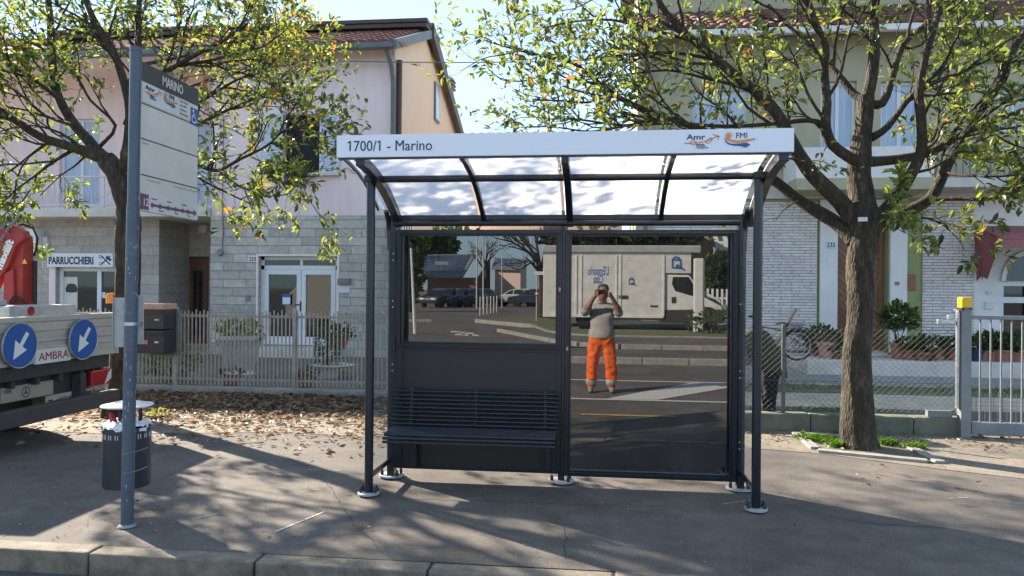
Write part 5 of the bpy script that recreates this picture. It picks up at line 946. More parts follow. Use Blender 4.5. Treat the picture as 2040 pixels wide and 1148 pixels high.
# bicycle against the brick wall
Yb = 13.75; bz = .0
bi = thing('bicycle', 'old dark bicycle with wire basket leaning before the white brick wall', 'bicycle', (wx(1560, Yb), Yb, bz)); cw = P(1588, 692, Yb); R_ = 27.5 / F * Yb; cz = R_ + .28
fw_ = V((cw.x, Yb, cz)); rw = fw_ - V((1.02, -.12, 0))
for w in (fw_, rw):
    t = MB().tube([w + V((math.cos(a) * R_, 0, math.sin(a) * R_)) for a in [i * math.pi / 20 for i in range(41)]], .018, 8, caps=False).build('wheel', 'black_rubber', bi, smooth=True); MB().tube([w + V((math.cos(a) * (R_ - .025), 0, math.sin(a) * (R_ - .025))) for a in [i * math.pi / 20 for i in range(41)]], .011, 6, caps=False).build('rim', 'zinc', t, smooth=True); b = MB()
    for i in range(18): a = i * math.pi / 9; b.tube([w + V((.02 * math.cos(a + 1.3), 0, .02 * math.sin(a + 1.3))), w + V((math.cos(a) * (R_ - .03), 0, math.sin(a) * (R_ - .03)))], .0016, 3)
    b.tube([w + V((0, -.05, 0)), w + V((0, .05, 0))], .02, 8); b.build('spokes', 'zinc', t)
hd = P(1565, 650, Yb); hd2 = P(1570, 668, Yb); bb_ = V((lerp(fw_.x, rw.x, .56), Yb, cz - .03)); st_ = bb_ + V((-.16, 0, .5)); b = MB()
for p, q_ in ((hd2, bb_), (bb_, st_), (hd2 + V((0, 0, .06)), st_ - V((0, 0, .12))), (st_ - V((0, 0, .1)), rw), (bb_, rw)): b.tube([p, q_], .015, 8)
b.build('frame', 'wood_plain', bi, smooth=True); b = MB(); b.tube([hd, hd2, fw_ + V((.0, -.04, 0))], .013, 8); b.tube([hd2, fw_ + V((0, .04, 0))], .011, 8); b.build('fork', 'steel_grey', bi, smooth=True); b = MB(); b.tube([hd + V((-.1, -.26, .02)), hd + V((.02, -.15, .06)), hd, hd + V((.02, .15, .06)), hd + V((-.1, .26, .02))], .012, 8); b.build('handlebar', 'black_plastic', bi, smooth=True)
MB().lathe([(0, 0), (.12, .02), (.1, .06), (0, .07)], st_, 14, sc=(1.1, .7)).build('saddle', 'black_rubber', bi, smooth=True); MB().tube([fw_ + V((math.cos(a) * (R_ + .035), 0, math.sin(a) * (R_ + .035))) for a in [.35 + i * .2 for i in range(11)]], .02, 6).build('mudguard', 'chassis', bi, smooth=True)
a, e = P(1571, 646, Yb), P(1593, 667, Yb); b = MB()
for k in range(5): z = lerp(e.z, a.z, k / 4); g = .015 * k; b.tube([(a.x - g, Yb - .12 - g, z), (e.x + g, Yb - .12 - g, z), (e.x + g, Yb + .12 + g, z), (a.x - g, Yb + .12 + g, z), (a.x - g, Yb - .12 - g, z)], .004, 4)
for k in range(7):
    x = lerp(a.x, e.x, k / 6)
    for y in (-.12, .12): b.tube([(x, Yb + y, e.z), (x, Yb + y * 1.5, a.z)], .003, 3)
b.build('basket', 'chassis', bi); q0, q1 = P(1545, 690, Yb + .1), P(1587, 615, Yb + .0); o = MB().tube([q0, q1], .022, 8).build('broom_handle', 'broom_wood', smooth=True); tag(o, 'slanting wooden broom handle propped against the bicycle', 'broom handle')
# ================================================================== TREE PIT, GRASS, FALLEN LEAVES
cn = [G(*p) for p in ((1584, 865), (1630, 901), (1874, 925), (1792, 884))]; b = MB()
for i in range(4):
    a, e = cn[i], cn[(i + 1) % 4]; d = (e - a).normalized(); n = V((-d.y, d.x, 0)); L = (e - a).length; b.prism([(0, -.045), (L - .1, -.045), (L - .1, .045), (0, .045)], (a.x, a.y, .0), d, n, .03)
tp = kind(b.build('tree_pit_edging', 'concrete', bevel=.006), 'structure'); sheet('tree_pit_soil', [(p.x, p.y) for p in cn], .010, 'earth')
def grass(label, spots, seed, n, h):
    r = random.Random(seed); b = MB()
    for _ in range(n):
        cx, cy, rx, ry = r.choice(spots); x, y = r.gauss(cx, rx * .5), r.gauss(cy, ry * .5); a = r.uniform(0, 6.3); l = h * r.uniform(.4, 1.2); d = V((math.cos(a) * .7, math.sin(a) * .7, 1)).normalized(); w = V((-math.sin(a), math.cos(a), 0)) * .004; p = V((x, y, .008)); b.add([p - w, p + w, p + d * l * .6 + w * .7, p + d * l + V((math.cos(a), math.sin(a), -.3)) * l * .25, p + d * l * .6 - w * .7], [(0, 1, 2, 3, 4)])
    o = b.build('grass_tuft', 'grass_blade'); tag(o, label, 'grass'); kind(o, 'stuff')
g1, g2, g3, g4 = G(1632, 880), G(1768, 888), G(1820, 895), G(1668, 893)
grass('bright green grass tufts round the foot of the right tree', [(g1.x, g1.y, .2, .14), (g1.x - .04, g1.y, .14, .1), (g2.x, g2.y, .07, .06), (g3.x, g3.y, .12, .04), (g4.x, g4.y, .06, .04)], 1, 560, .09)
g = G(1600, 805); g5 = G(320, 833); grass('short weeds across the gravel yard of the green house', [(lerp(1, 9, i / 7), 11.9, 1.0, .55) for i in range(8)], 5, 2200, .07); grass('thin weeds along the inside of the low mossy wall', [(g.x, 8.75, .5, .2), (g.x + .6, 8.9, .5, .2), (g.x + .2, 9.6, .8, .2)], 2, 700, .08)
r = random.Random(31); b = MB()
def litter(x, y, l, mi): a = r.uniform(0, 6.3); b.leaf(V((x, y, r.uniform(.006, .03))), V((math.cos(a), math.sin(a), r.uniform(-.12, .35))), V((r.uniform(-.5, .5), r.uniform(-.5, .5), 1)), l, l * .42, mi, r.uniform(-.3, .6))
for _ in range(7600):
    x = r.uniform(-7.0, -.5); y = 9.8 - abs(r.gauss(0, 1)) * 1.35 - max(0, (x + 2.2)) * -.0
    if y < 6.3 or (x > -2 and y < 7.6 + (x + 2) * .8) : continue
    if -6.9 < x < -5.0 and y < 7.5 and r.random() < .6: continue
    litter(x, y, r.uniform(.045, .095), 0 if r.random() < .58 else 1)
for _ in range(90): litter(r.uniform(-6, 3), r.uniform(4.2, 7.5) if r.random() < .3 else r.uniform(6, 8), r.uniform(.03, .06), r.choice((0, 1)))
for _ in range(420): litter(r.uniform(1.2, 6), r.gauss(7.95, .25), r.uniform(.03, .07), r.choice((0, 0, 1)))
for _ in range(900): x = r.uniform(-6, 1); litter(x, r.uniform(8.6, 9.83), r.uniform(.07, .12), 1 if r.random() < .7 else 0)
o = b.build('fallen_leaves', ['leaf_dry', 'leaf_brown']); tag(o, 'dry tan and brown fallen leaves spread before the picket fence', 'fallen leaves'); kind(o, 'stuff')
q = G(318, 834); o = bush(None, (q.x, q.y, .04), (.11, .08, .03), 40, .07, 41, ('leaf_lime', 'leaf_lime'), 'fallen_twig'); tag(o, 'bright yellow green fallen leafy twig beside the bin lid', 'twig')
# ================================================================== STOOPING PERSON behind the wire fence
Yp = 8.78; X = lambda px: wx(px, Yp); Z = lambda px, py: wz(px, py, Yp); zg_ = .01
hip = V((X(1533), Yp, .70)); nodes = [(hip, (.16, .17)), (V((X(1520), Yp - .02, .93)), (.17, .155)), (V((X(1500), Yp - .02, 1.0)), (.16, .15)), (V((X(1470), Yp - .03, .95)), (.15, .13)), (V((X(1448), Yp - .04, .86)), .06), (V((X(1434), Yp - .05, .80)), .095), (V((X(1420), Yp - .06, .73)), .085)]
ed = [(0, 1), (1, 2), (2, 3), (3, 4), (4, 5), (5, 6)]
def chain(nodes, ed, root, pts):
    k = root
    for p, r in pts: nodes.append((V(p), r)); ed.append((k, len(nodes) - 1)); k = len(nodes) - 1
    return k
for s in (-1, 1):
    chain(nodes, ed, 0, [((X(1531), Yp + s * .09, .60), .12), ((X(1533) + s * .012, Yp + s * .1, .36), .085), ((X(1535) + s * .012, Yp + s * .1, .07), .065), ((X(1520) + s * .01, Yp + s * .11, .045), .045), ((X(1508), Yp + s * .12, .04), .035)])
    k = chain(nodes, ed, 3, [((X(1462), Yp + s * .17, .86), .075), ((X(1462), Yp + s * .2, .62), .055), ((X(1452), Yp + s * .16, .42), .042), ((X(1448), Yp + s * .15, .36), .035)])
    for j in range(4): chain(nodes, ed, k, [((X(1446) + (j - 1.5) * .02, Yp + s * .15, .31), .011), ((X(1444) + (j - 1.5) * .022, Yp + s * .15, .27 + .006 * (j % 2)), .009)])
    chain(nodes, ed, k, [((X(1456), Yp + s * .13, .335), .011), ((X(1458), Yp + s * .13, .30), .009)])
pe = thing('person', 'person in olive jacket and black trousers stooping behind the wire fence', 'person', (hip.x, Yp, 0))
sp_pick = lambda c: (2 if (c.x < X(1444) and c.z < .42) or (c.x < X(1452) and c.z > .6) else (1 if c.z < .60 and c.x > X(1500) else 0))
skinned(nodes, ed, 'body', ['olive_jacket', 'black_cloth', 'skin'], sp_pick, pe, 0, 2, lambda c: (.018, 8) if sp_pick(c) < 2 else (0, 1))
b = MB(); rings = []; ns = 20                              # loose hem of the jacket over the hips
prof_ = [(.60, .205, .19), (.66, .215, .20), (.76, .205, .195), (.88, .185, .18)]
b.add([(X(1533) - (z - .6) * .22 + math.cos(2 * math.pi * k / ns) * rx * (1 + .04 * math.sin(k * 2.3)), Yp + math.sin(2 * math.pi * k / ns) * ry, z - .10 * math.cos(2 * math.pi * k / ns) * (z < .7)) for z, rx, ry in prof_ for k in range(ns)], [(i * ns + k, i * ns + (k + 1) % ns, (i + 1) * ns + (k + 1) % ns, (i + 1) * ns + k) for i in range(3) for k in range(ns)]); b.build('jacket_hem', 'olive_jacket', pe, smooth=True)
bush(pe, (X(1430), Yp - .05, .82), (.1, .1, .09), 260, .06, 51, ('twig_dry',), 'hair', .8)
# ================================================================== TREES beside the shelter
class Tree:
    def __init__(s, seed): s.r = random.Random(seed); s.w = MB(); s.lf = MB(); s.tr = MB(); s.nl = 0
    def grow(s, p, d, L, r0, lvl, leafy, cfg, up=.05, yel=.0):
        R = s.r; n = 6 if lvl < 2 else 4; pts, rs = [V(p)], [r0]; d = d.normalized(); kink = cfg.get('kink', .28)
        for i in range(n):
            d = (d + rdir(R) * kink + V((0, 0, up))).normalized(); pts.append(pts[-1] + d * (L / n)); rs.append(lerp(r0, r0 * (.45 if lvl < 2 else .35), (i + 1) / n))
        s.w.tube(pts, rs, (7, 6, 4, 3, 3)[min(lvl, 4)], caps=False); s.spawn(pts, rs, lvl, leafy, cfg, yel)
    def spawn(s, pts, rs, lvl, leafy, cfg, yel=.0):
        R = s.r; n = len(pts) - 1; cum = [0]
        for a, b in zip(pts, pts[1:]): cum.append(cum[-1] + (b - a).length)
        L = cum[-1]
        def at(t):
            q = t * L; i = max(j for j in range(n) if cum[j] <= q + 1e-9); f = (q - cum[i]) / max(cum[i + 1] - cum[i], 1e-9); return pts[i].lerp(pts[i + 1], f), (pts[i + 1] - pts[i]).normalized(), lerp(rs[i], rs[i + 1], f)
        if lvl < cfg['max']:
            k = cfg['dens'][lvl] * L; k = int(k) + (R.random() < k - int(k))
            for i in range(max(k, 1)):
                t = lerp(cfg['t0'][lvl], 1, (i + R.random()) / max(k, 1)); p, d, r = at(min(t, .999)); x, y = basis(d); a = R.uniform(0, 6.3); sp = R.uniform(.55, 1.15)
                nd_ = d + (x * math.cos(a) + y * math.sin(a)) * sp + cfg.get('pull', V((0, 0, 0)))
                s.grow(p, nd_, cfg['len'][lvl] * R.uniform(.6, 1.35) * (1 - .25 * t), min(r * .75, cfg['rad'][lvl]), lvl + 1, leafy, cfg, cfg['up'][lvl], yel)
        if lvl >= cfg['max'] - 1 and leafy > 0:
            m = int(cfg['leaves'] * leafy * (1.0 if lvl == cfg['max'] else .5) * R.uniform(.3, 1.6))
            for i in range(m):
                t = R.random() ** .55; p, d, r = at(min(t, .999)); k = (d * .8 + rdir(R) * .9 + V((0, 0, R.uniform(-.35, .25)))).normalized(); u = R.random()
                u = u if lvl < 9 else u; mi = 3 if u < .012 + yel * .6 else (2 if u < .42 + yel * 2.2 else (1 if u < .80 else 0)); l = cfg['leaf'] * R.uniform(.6, 1.2)
                q = p + k * .02; s.lf.leaf(q, k, V((R.uniform(-.8, .8), R.uniform(-.8, .8), 1)), l, l * R.uniform(.36, .48), mi, R.uniform(.05, .4)); s.nl += 1
    def limb(s, pix, Ys, r0, r1, lvl, leafy, cfg, yel=.0, sub=3, trunk=False, n=9, wob=.1):
        R = s.r; raw = [P(px, py, Ys[0] + (Ys[1] - Ys[0]) * i / (len(pix) - 1)) for i, (px, py) in enumerate(pix)]; pts = []
        for i in range(len(raw) - 1):                    # smooth curve through the points
            p0, p1, p2, p3 = raw[max(i - 1, 0)], raw[i], raw[i + 1], raw[min(i + 2, len(raw) - 1)]
            for j in range(sub):
                t = j / sub; pts.append(.5 * ((2 * p1) + (p2 - p0) * t + (2 * p0 - 5 * p1 + 4 * p2 - p3) * t * t + (3 * p1 - p0 - 3 * p2 + p3) * t ** 3))
        pts.append(raw[-1]); m = len(pts) - 1; rs = [lerp(r0, r1, (i / m) ** .7) * .84 for i in range(m + 1)]; ph = [R.uniform(0, 6.3) for _ in range(4)]
        wf_ = lambda i, a: 1 + wob * (.5 * math.sin(3 * a + ph[0] + i * .35) + .35 * math.sin(5 * a + ph[1] - i * .6) + .3 * math.sin(2 * a + ph[2] + i * .9))
        (s.tr if trunk else s.w).tube(pts, rs, n, caps=not trunk, wob=wf_)
        if cfg: s.spawn(pts, rs, lvl, leafy, cfg, yel)
        return pts, rs
CFG = dict(max=3, dens=(3.6, 5.5, 8.0), t0=(.22, .25, .2), len=(.85, .48, .26), rad=(.016, .0065, .003), up=(.06, .05, .04), leaves=6.5, leaf=.088)
CF2 = dict(CFG); CF2.update(len=(.42, .28, .2), dens=(5, 6, 8))
def finish(t, root, crown='crown'):
    t.tr.build('trunk', 'bark', root, smooth=True, angle=60); t.w.build('branches', 'bark', root, smooth=True, angle=70); t.lf.build(crown, LEAFM, root)
def trunkprof(t, pix, Y, rads, n=26):
    pts = [P(px, py, Y) for px, py in pix]; raw, rr = [], []
    for i in range(len(pts) - 1):
        for j in range(6): raw.append(pts[i].lerp(pts[i + 1], j / 6)); rr.append(lerp(rads[i], rads[i + 1], j / 6))
    raw.append(pts[-1]); rr.append(rads[-1]); R = t.r; ph = [R.uniform(0, 6.3) for _ in range(6)]
    w = lambda i, a: 1 + .05 * math.sin(2 * a + ph[0] + i * .12) + .04 * math.sin(5 * a + ph[1] + i * .25) + .03 * math.sin(9 * a + ph[2] - i * .3) + .05 * math.sin(3 * a + ph[3]) * math.sin(i * .5 + ph[4]) + R.uniform(-.018, .018)
    t.tr.tube(raw, rr, n, wob=w)
# ---- right tree
g = G(1712, 893); YT_ = g.y; pxr = lambda p, Y=YT_: p / F * Y * .80
rt_ = thing('street_tree', 'sparse leafy tree with thick bark trunk to the right of the shelter', 'tree', (g.x, g.y, 0)); t = Tree(11)
trunkprof(t, [(1712, 900), (1711, 880), (1709, 840), (1708, 780), (1707, 700), (1712, 640), (1715, 590), (1713, 550), (1714, 520), (1720, 480), (1722, 440), (1718, 402), (1712, 350), (1711, 318), (1716, 280), (1722, 241), (1725, 192)], YT_, [pxr(x) for x in (46, 41, 37, 33, 30, 28, 29, 32, 31, 34, 36, 28, 25, 25, 21, 20, 20)])
L = lambda pix, dy, r0, r1, lf, yel=.02, cfg=CFG: t.limb(pix, (YT_, YT_ + dy), r0, r1, 0, lf, cfg, yel)
L([(1712, 455), (1674, 402), (1623, 352), (1586, 300), (1550, 234), (1513, 190), (1477, 161), (1430, 120), (1383, 82), (1330, 30), (1300, -20)], -.5, .115, .03, .75)
L([(1700, 478), (1668, 446), (1625, 420), (1590, 398), (1549, 365), (1500, 330), (1440, 280), (1383, 253), (1298, 227), (1241, 199), (1184, 159), (1141, 125), (1076, 111), (1010, 94), (965, 80)], .9, .095, .008, .8, .045)
L([(1383, 253), (1330, 245), (1240, 250), (1150, 238), (1080, 236), (1040, 222)], 1.0, .03, .006, .65, .05)
L([(1350, 235), (1270, 246), (1180, 262), (1110, 254), (1050, 252)], .8, .024, .006, .65, .05)
L([(1712, 322), (1696, 316), (1659, 289), (1645, 252), (1648, 205), (1643, 146), (1645, 91), (1623, 44), (1600, -30)], -.8, .075, .03, .7)
L([(1648, 250), (1612, 240), (1550, 246), (1440, 252), (1340, 240), (1250, 200), (1180, 188), (1120, 172)], -.7, .036, .007, .75, .04)
L([(1514, 190), (1470, 172), (1400, 155), (1330, 140), (1240, 150), (1160, 160)], .2, .03, .007, .75, .03)
L([(1430, 120), (1340, 105), (1260, 108), (1170, 118), (1120, 125)], .5, .026, .006, .75, .03)
L([(1383, 82), (1300, 60), (1220, 40), (1140, 44), (1080, 56)], -.2, .026, .006, .75, .04)
L([(1383, 82), (1310, 40), (1240, 0), (1160, -30), (1110, -24)], .4, .024, .006, .75, .04)
L([(1722, 322), (1747, 322), (1806, 315), (1861, 300), (1912, 271), (1952, 252), (2040, 219), (2130, 190)], .7, .075, .025, 1.0)
L([(1730, 450), (1769, 413), (1806, 362), (1835, 304), (1836, 240), (1831, 190), (1842, 120), (1861, 55), (1890, -50)], -.6, .085, .03, .9)
L([(1735, 455), (1800, 425), (1853, 396), (1879, 348), (1900, 305), (1941, 238), (1981, 183), (2025, 91), (2070, 20)], .3, .085, .03, 1.0)
L([(1724, 205), (1758, 205), (1777, 154), (1798, 91), (1842, 51), (1897, 7), (1940, -60)], .6, .06, .02, .8)
L([(1724, 200), (1703, 190), (1667, 146), (1630, 110), (1580, 60), (1530, 10)], .5, .06, .02, .75)
L([(1725, 200), (1736, 157), (1742, 91), (1740, 0), (1745, -120)], .0, .08, .04, .7)
L([(1735, 275), (1769, 252), (1824, 183), (1900, 150), (1990, 110)], -.7, .05, .015, .9)
L([(1853, 398), (1910, 396), (1960, 398), (2020, 390), (2080, 375)], -.5, .028, .007, 1.6, cfg=CF2)
L([(1790, 428), (1830, 432), (1870, 442), (1900, 452)], -.6, .02, .005, 1.7, cfg=CF2)
L([(1900, 305), (1960, 320), (2030, 330), (2100, 345)], -.3, .026, .007, 2.2); L([(1880, 345), (1930, 350), (1990, 352), (2050, 345)], -.9, .022, .006, 2.2, cfg=CF2); L([(1745, 440), (1765, 425), (1790, 400)], -.9, .012, .004, 2.2, cfg=CF2)
L([(1952, 252), (2000, 280), (2050, 300)], -.4, .024, .008, 1.5)
L([(1590, 400), (1560, 420), (1545, 440)], -.2, .008, .003, .3, cfg=CF2)
L([(1586, 300), (1540, 290), (1480, 262)], -.6, .02, .006, .7)
for dx, dy in ((1500, -.9), (1650, .9), (1800, -.9), (1950, .6), (1400, .3)): L([(1740, -40), (lerp(1740, dx, .5), -180), (dx, -330)], dy, .05, .015, .2)
finish(t, rt_); nr_ = t.nl
q = P(1718, 437, YT_ - .26); MB().bx(q.x - .04, q.x + .045, q.y - .003, q.y, q.z - .02, q.z + .02).build('tree_tag', 'white_paint', rt_)
# ---- left tree
YT_ = 7.95; g = G(232, 842); g = V((wx(232, YT_), YT_, 0)); lt_ = thing('street_tree', 'leaning leafy tree behind the bus stop pole on the left', 'tree', (g.x, g.y, 0)); t = Tree(23); pxr = lambda p: p / F * 7.3
trunkprof(t, [(226, 850), (230, 830), (238, 780), (245, 720), (249, 660), (254, 600), (256, 540), (255, 490), (256, 450), (252, 410), (243, 372), (230, 338), (212, 318)], YT_, [pxr(x) for x in (36, 32, 29, 27, 26, 25, 25, 27, 27, 24, 24, 25, 22)])
L = lambda pix, dy, r0, r1, lf, yel=.02, cfg=CFG: t.limb(pix, (YT_, YT_ + dy), r0, r1, 0, lf, cfg, yel)
L([(215, 320), (170, 302), (140, 292), (80, 272), (24, 236), (-40, 200), (-110, 170)], -.3, .10, .03, .85)
L([(225, 330), (192, 300), (172, 274), (148, 248), (116, 192), (104, 120), (100, 40), (90, -60)], .5, .10, .04, .8)
L([(244, 345), (250, 310), (258, 260), (256, 200), (228, 108), (192, 48), (168, -10), (150, -100)], -.4, .09, .03, .75)
L([(255, 250), (276, 180), (276, 100), (276, 20), (285, -80)], .4, .075, .03, .75)
L([(228, 108), (190, 60), (175, 0), (160, -60)], .3, .05, .02, .7)
L([(262, 215), (300, 165), (349, 132), (400, 104), (461, 72), (495, 45)], -.3, .055, .012, .9, .08)
L([(349, 132), (420, 120), (500, 100), (530, 90), (555, 70)], -.5, .03, .007, 1.1, .16)
L([(250, 350), (300, 318), (350, 318), (393, 328), (433, 340), (481, 316), (541, 284), (569, 240), (590, 205)], -.7, .05, .008, .85, .07)
L([(433, 340), (473, 368), (521, 388), (555, 390), (580, 385)], -.75, .022, .005, 1.2, .05, CF2)
L([(433, 341), (450, 362), (470, 385)], -.8, .015, .004, 1.1, .02, CF2)
L([(541, 284), (585, 280), (610, 262)], -.7, .022, .005, .8, .09)
L([(541, 285), (580, 296), (605, 308)], -.6, .02, .005, 1.1, .07); L([(500, 312), (540, 330), (590, 350), (630, 352)], -.7, .018, .005, 1.2, .07, CF2)
L([(300, 318), (360, 270), (430, 230), (500, 200), (540, 178), (560, 160)], .3, .04, .007, .95, .12)
L([(262, 230), (330, 215), (400, 200), (470, 160), (520, 140), (550, 120)], .1, .036, .007, .95, .12)
L([(150, 296), (110, 320), (70, 350), (30, 380), (0, 410)], -.4, .03, .007, 1.9)
L([(100, 280), (60, 310), (20, 340), (-40, 370)], .3, .03, .008, 1.9); L([(180, 300), (150, 330), (120, 350), (80, 390)], -.1, .02, .006, 1.8, cfg=CF2); L([(170, 300), (120, 265), (60, 250), (0, 262)], -.5, .026, .007, 1.9)
L([(120, 200), (70, 160), (20, 130), (-40, 90)], -.4, .035, .009, 1.4)
L([(200, 290), (230, 250), (180, 200), (150, 150), (60, 60)], -.6, .03, .008, .9)
L([(150, 250), (90, 230), (30, 180), (-30, 150)], .6, .032, .009, 1.5)
for dx, dy in ((0, -.8), (150, .8), (60, .1)): L([(220, -40), (lerp(220, dx, .5), -160), (dx, -300)], dy, .045, .015, .08)
L([(276, 130), (340, 118), (420, 100), (490, 80), (545, 62)], 3.4, .032, .007, .8, .1); L([(262, 225), (330, 190), (420, 160), (500, 140), (565, 120)], 2.8, .032, .007, .8, .1)
finish(t, lt_); print('leaves', nr_, t.nl)
# ================================================================== THE PERSON taking the photograph (seen in the dark pane)
GZ = -.12
px0, pyb = .075, -.40
ph_ = thing('person', 'person in grey sweatshirt and orange work trousers holding up a phone', 'person', (px0, pyb, GZ))
W = lambda x, y, z: V((px0 + x, pyb + y, GZ + z))
nodes = [(W(0, .0, .90), (.185, .14)), (W(0, .015, 1.02), (.195, .165)), (W(0, .01, 1.16), (.19, .155)), (W(0, -.02, 1.30), (.165, .115)), (W(0, -.015, 1.39), (.10, .085)), (W(0.01, .015, 1.45), .058), (W(.015, .045, 1.50), (.078, .088)), (W(.017, .055, 1.565), (.092, .108)), (W(.018, .045, 1.64), (.084, .10)), (W(.018, .035, 1.685), (.055, .066))]
ed = [(i, i + 1) for i in range(9)]
for s in (-1, 1):
    chain(nodes, ed, 0, [(W(s * .095, .0, .80), .125), (W(s * .125, .015, .62), .112), (W(s * .142, .03, .46), (.10, .095)), (W(s * .15, .01, .33), (.092, .098)), (W(s * .155, .0, .20), (.092, .09)), (W(s * .158, -.005, .115), (.086, .088)), (W(s * .16, .0, .07), .052), (W(s * .17, .10, .045), .046), (W(s * .165, .165, .035), .035)])
    ex = -.285 if s < 0 else .275
    hand = W(-.085, .335, 1.57) if s < 0 else W(.135, .32, 1.55)
    el = W(ex, .13, 1.24); k = chain(nodes, ed, 3, [(W(s * .185, -.01, 1.335), .085), (el.lerp(W(s * .2, 0, 1.33), .5), .078), (el, .074), (el.lerp(hand, .40), .058), (el.lerp(hand, .5), .042), (el.lerp(hand, .82), .031), (hand + V((0, -.015, -.03)), (.036, .028))])
    sx = 1 if s < 0 else -1
    for j in range(4):                                   # fingers curl over the back and edge of the phone
        z = .028 - j * .018; ln = (.9, 1, .95, .8)[j]; chain(nodes, ed, k, [(hand + V((-sx * .006, .03, z - .01)), .010), (hand + V((sx * .012 * ln, .052, z)), .0088), (hand + V((sx * .036 * ln, .058, z + .004)), .0075)])
    chain(nodes, ed, k, [(hand + V((sx * .02, .0, -.03)), .011), (hand + V((sx * .042, .01, -.026)), .0095), (hand + V((sx * .058, .018, -.02)), .008)])
def pick(c):
    z = c.z - GZ; x = c.x - px0; y = c.y - pyb
    if z < .10 and abs(x) > .05: return 4
    if z < .87: return 3 if .13 < z < .205 else 2
    if z > 1.425 and abs(x) < .12 and y < .17: return 1
    if y > .20 and z > 1.30: return 1
    return 0
body = skinned(nodes, ed, 'body', ['sweater', 'skin_tan', 'hivis_orange', 'reflective', 'boot'], pick, ph_, 0, 3, lambda c: (.020, 11) if .1 < c.z - GZ < .85 else ((.010, 9) if pick(c) == 0 else (0, 1)))
b = MB(); b.lathe([(.088, 0), (.090, .03), (.084, .065), (.06, .098), (0, .112)], W(.018, .025, 1.605), 20, sc=(1, 1.12)); b.build('hair', 'hair', ph_, smooth=True)
b = MB(); b.prism([(-.016, 0), (.016, 0), (.006, .055), (-.006, .055)], W(.017, .172, 1.525), X3, Z3, .022); b.lathe([(0, 0), (.022, .004), (.02, .018), (0, .022)], W(-.068, .05, 1.55), 10, ax=(-1, 0, 0), sc=(.7, 1.4)); b.lathe([(0, 0), (.022, .004), (.02, .018), (0, .022)], W(.103, .05, 1.55), 10, ax=(1, 0, 0), sc=(.7, 1.4)); b.build('nose_and_ears', 'skin_tan', ph_, smooth=True)
b = MB(); b.bx(px0 - .012, px0 + .048, pyb + .146, pyb + .152, GZ + 1.487, GZ + 1.494); b.build('mouth', 'red_lens', ph_)
b = MB()
for sx in (-.03, .06): b.lathe([(0, 0), (.014, 0), (.012, .006), (0, .009)], W(sx - .0, .142, 1.575), 12, ax=(0, 1, 0), sc=(1, .6))
b.build('eyes', 'black_plastic', ph_, smooth=True)
b = MB(); ns = 22                                         # hem of the sweatshirt over the trousers
b.add([tuple(W(math.cos(2 * math.pi * k / ns) * rx, math.sin(2 * math.pi * k / ns) * ry, z)) for z, rx, ry in ((.865, .20, .165), (.90, .212, .175), (.93, .21, .174), (1.0, .20, .168)) for k in range(ns)], [(i * ns + k, i * ns + (k + 1) % ns, (i + 1) * ns + (k + 1) % ns, (i + 1) * ns + k) for i in range(3) for k in range(ns)]); b.build('hem', 'sweater', ph_, smooth=True)
tel = thing('phone', 'dark phone held up sideways in front of the face', 'phone', (.045, -.035, 1.487)); MB().bx(-.036, .124, -.040, -.030, 1.430, 1.504).build('case', 'black_plastic', tel, bevel=.004); MB().bx(-.034, -.006, -.0297, -.028, 1.45, 1.501).build('camera_bump', 'slate_grey', tel, bevel=.0008)
# ================================================================== DELIVERY VAN across the road
VY = -15.6
vx = lambda px: MP(px, 560, VY).x; vz = lambda px, py: MP(px, py, VY).z
vn = thing('delivery_van', 'white box van with blue shop lettering parked across the road', 'van', (vx(1250), VY - 1, .06))
x0, x1 = vx(1082), vx(1402); zb, zt, zr = vz(1240, 631), vz(1240, 505), vz(1240, 489); D = 2.1; g0 = .07
b = MB(); b.bx(x0, vx(1323), VY - D, VY, zb, zt); b.bx(vx(1323), vx(1377), VY - D, VY, vz(1350, 545), zt); bx_o = b.build('box_body', 'van_panel', vn, bevel=.02)
b = MB(); b.bx(x0 - .05, x1 - .1, VY - D - .02, VY + .03, zt + .02, zr); b.build('roof_cap', 'van_grey', vn, bevel=.04); MB().bx(x0, vx(1376), VY - D, VY + .006, zt - .045, zt + .018).build('roof_rail', 'slate_grey', vn)
b = MB(); bz_ = (zt - zb) / 26
for i in range(26):
    if i % 1 == 0: b.bx(x0 + .05, vx(1320), VY + .001, VY + .006, zb + i * bz_ + .012, zb + (i + 1) * bz_ - .008)
b.build('shutter_slats', 'van_white', bx_o)
for p in (1112, 1148, 1158, 1228, 1236, 1322): x = vx(p); MB().bx(x - .035, x + .035, VY + .002, VY + .03, zb + .02, zt - .06).build('upright', 'van_white', bx_o, bevel=.008)
MB().bx(x0, vx(1322), VY + .002, VY + .04, zb - .04, zb + .06).build('sill', 'van_white', vn, bevel=.01)
text("L'Emporio", .44, (vx(1213) - .0, VY + .0075, vz(1190, 548)), V((-1, 0, 0)), Z3, 'letter_blue', bx_o, sx=(vx(1213) - vx(1167)) / 2.0, bold=.008); text('Casa', .44, (vx(1202), VY + .0075, vz(1190, 564.5)), V((-1, 0, 0)), Z3, 'letter_blue', bx_o, sx=(vx(1202) - vx(1179)) / 1.0, bold=.008)
def houselogo(px, py, k):
    o = V((vx(px), VY + .014, vz(px, py))); b = MB()
    for seg in ([(-.5, .35), (-.5, -.5), (.45, -.55)], [(-.55, .3), (-.15, .7), (.1, .45)], [(.1, .62), (.3, .35), (-.3, .3)][::-1], [(.3, .4), (.38, -.5)], [(.38, -.5), (.75, -.75)], [(-.1, -.5), (-.05, -.2), (.1, -.2), (.12, -.5)]): ribbon(b, [(-u, v) for u, v in seg], .2, o, V((-1, 0, 0)), Z3, k)
    b.build('house_emblem', 'letter_blue', bx_o)
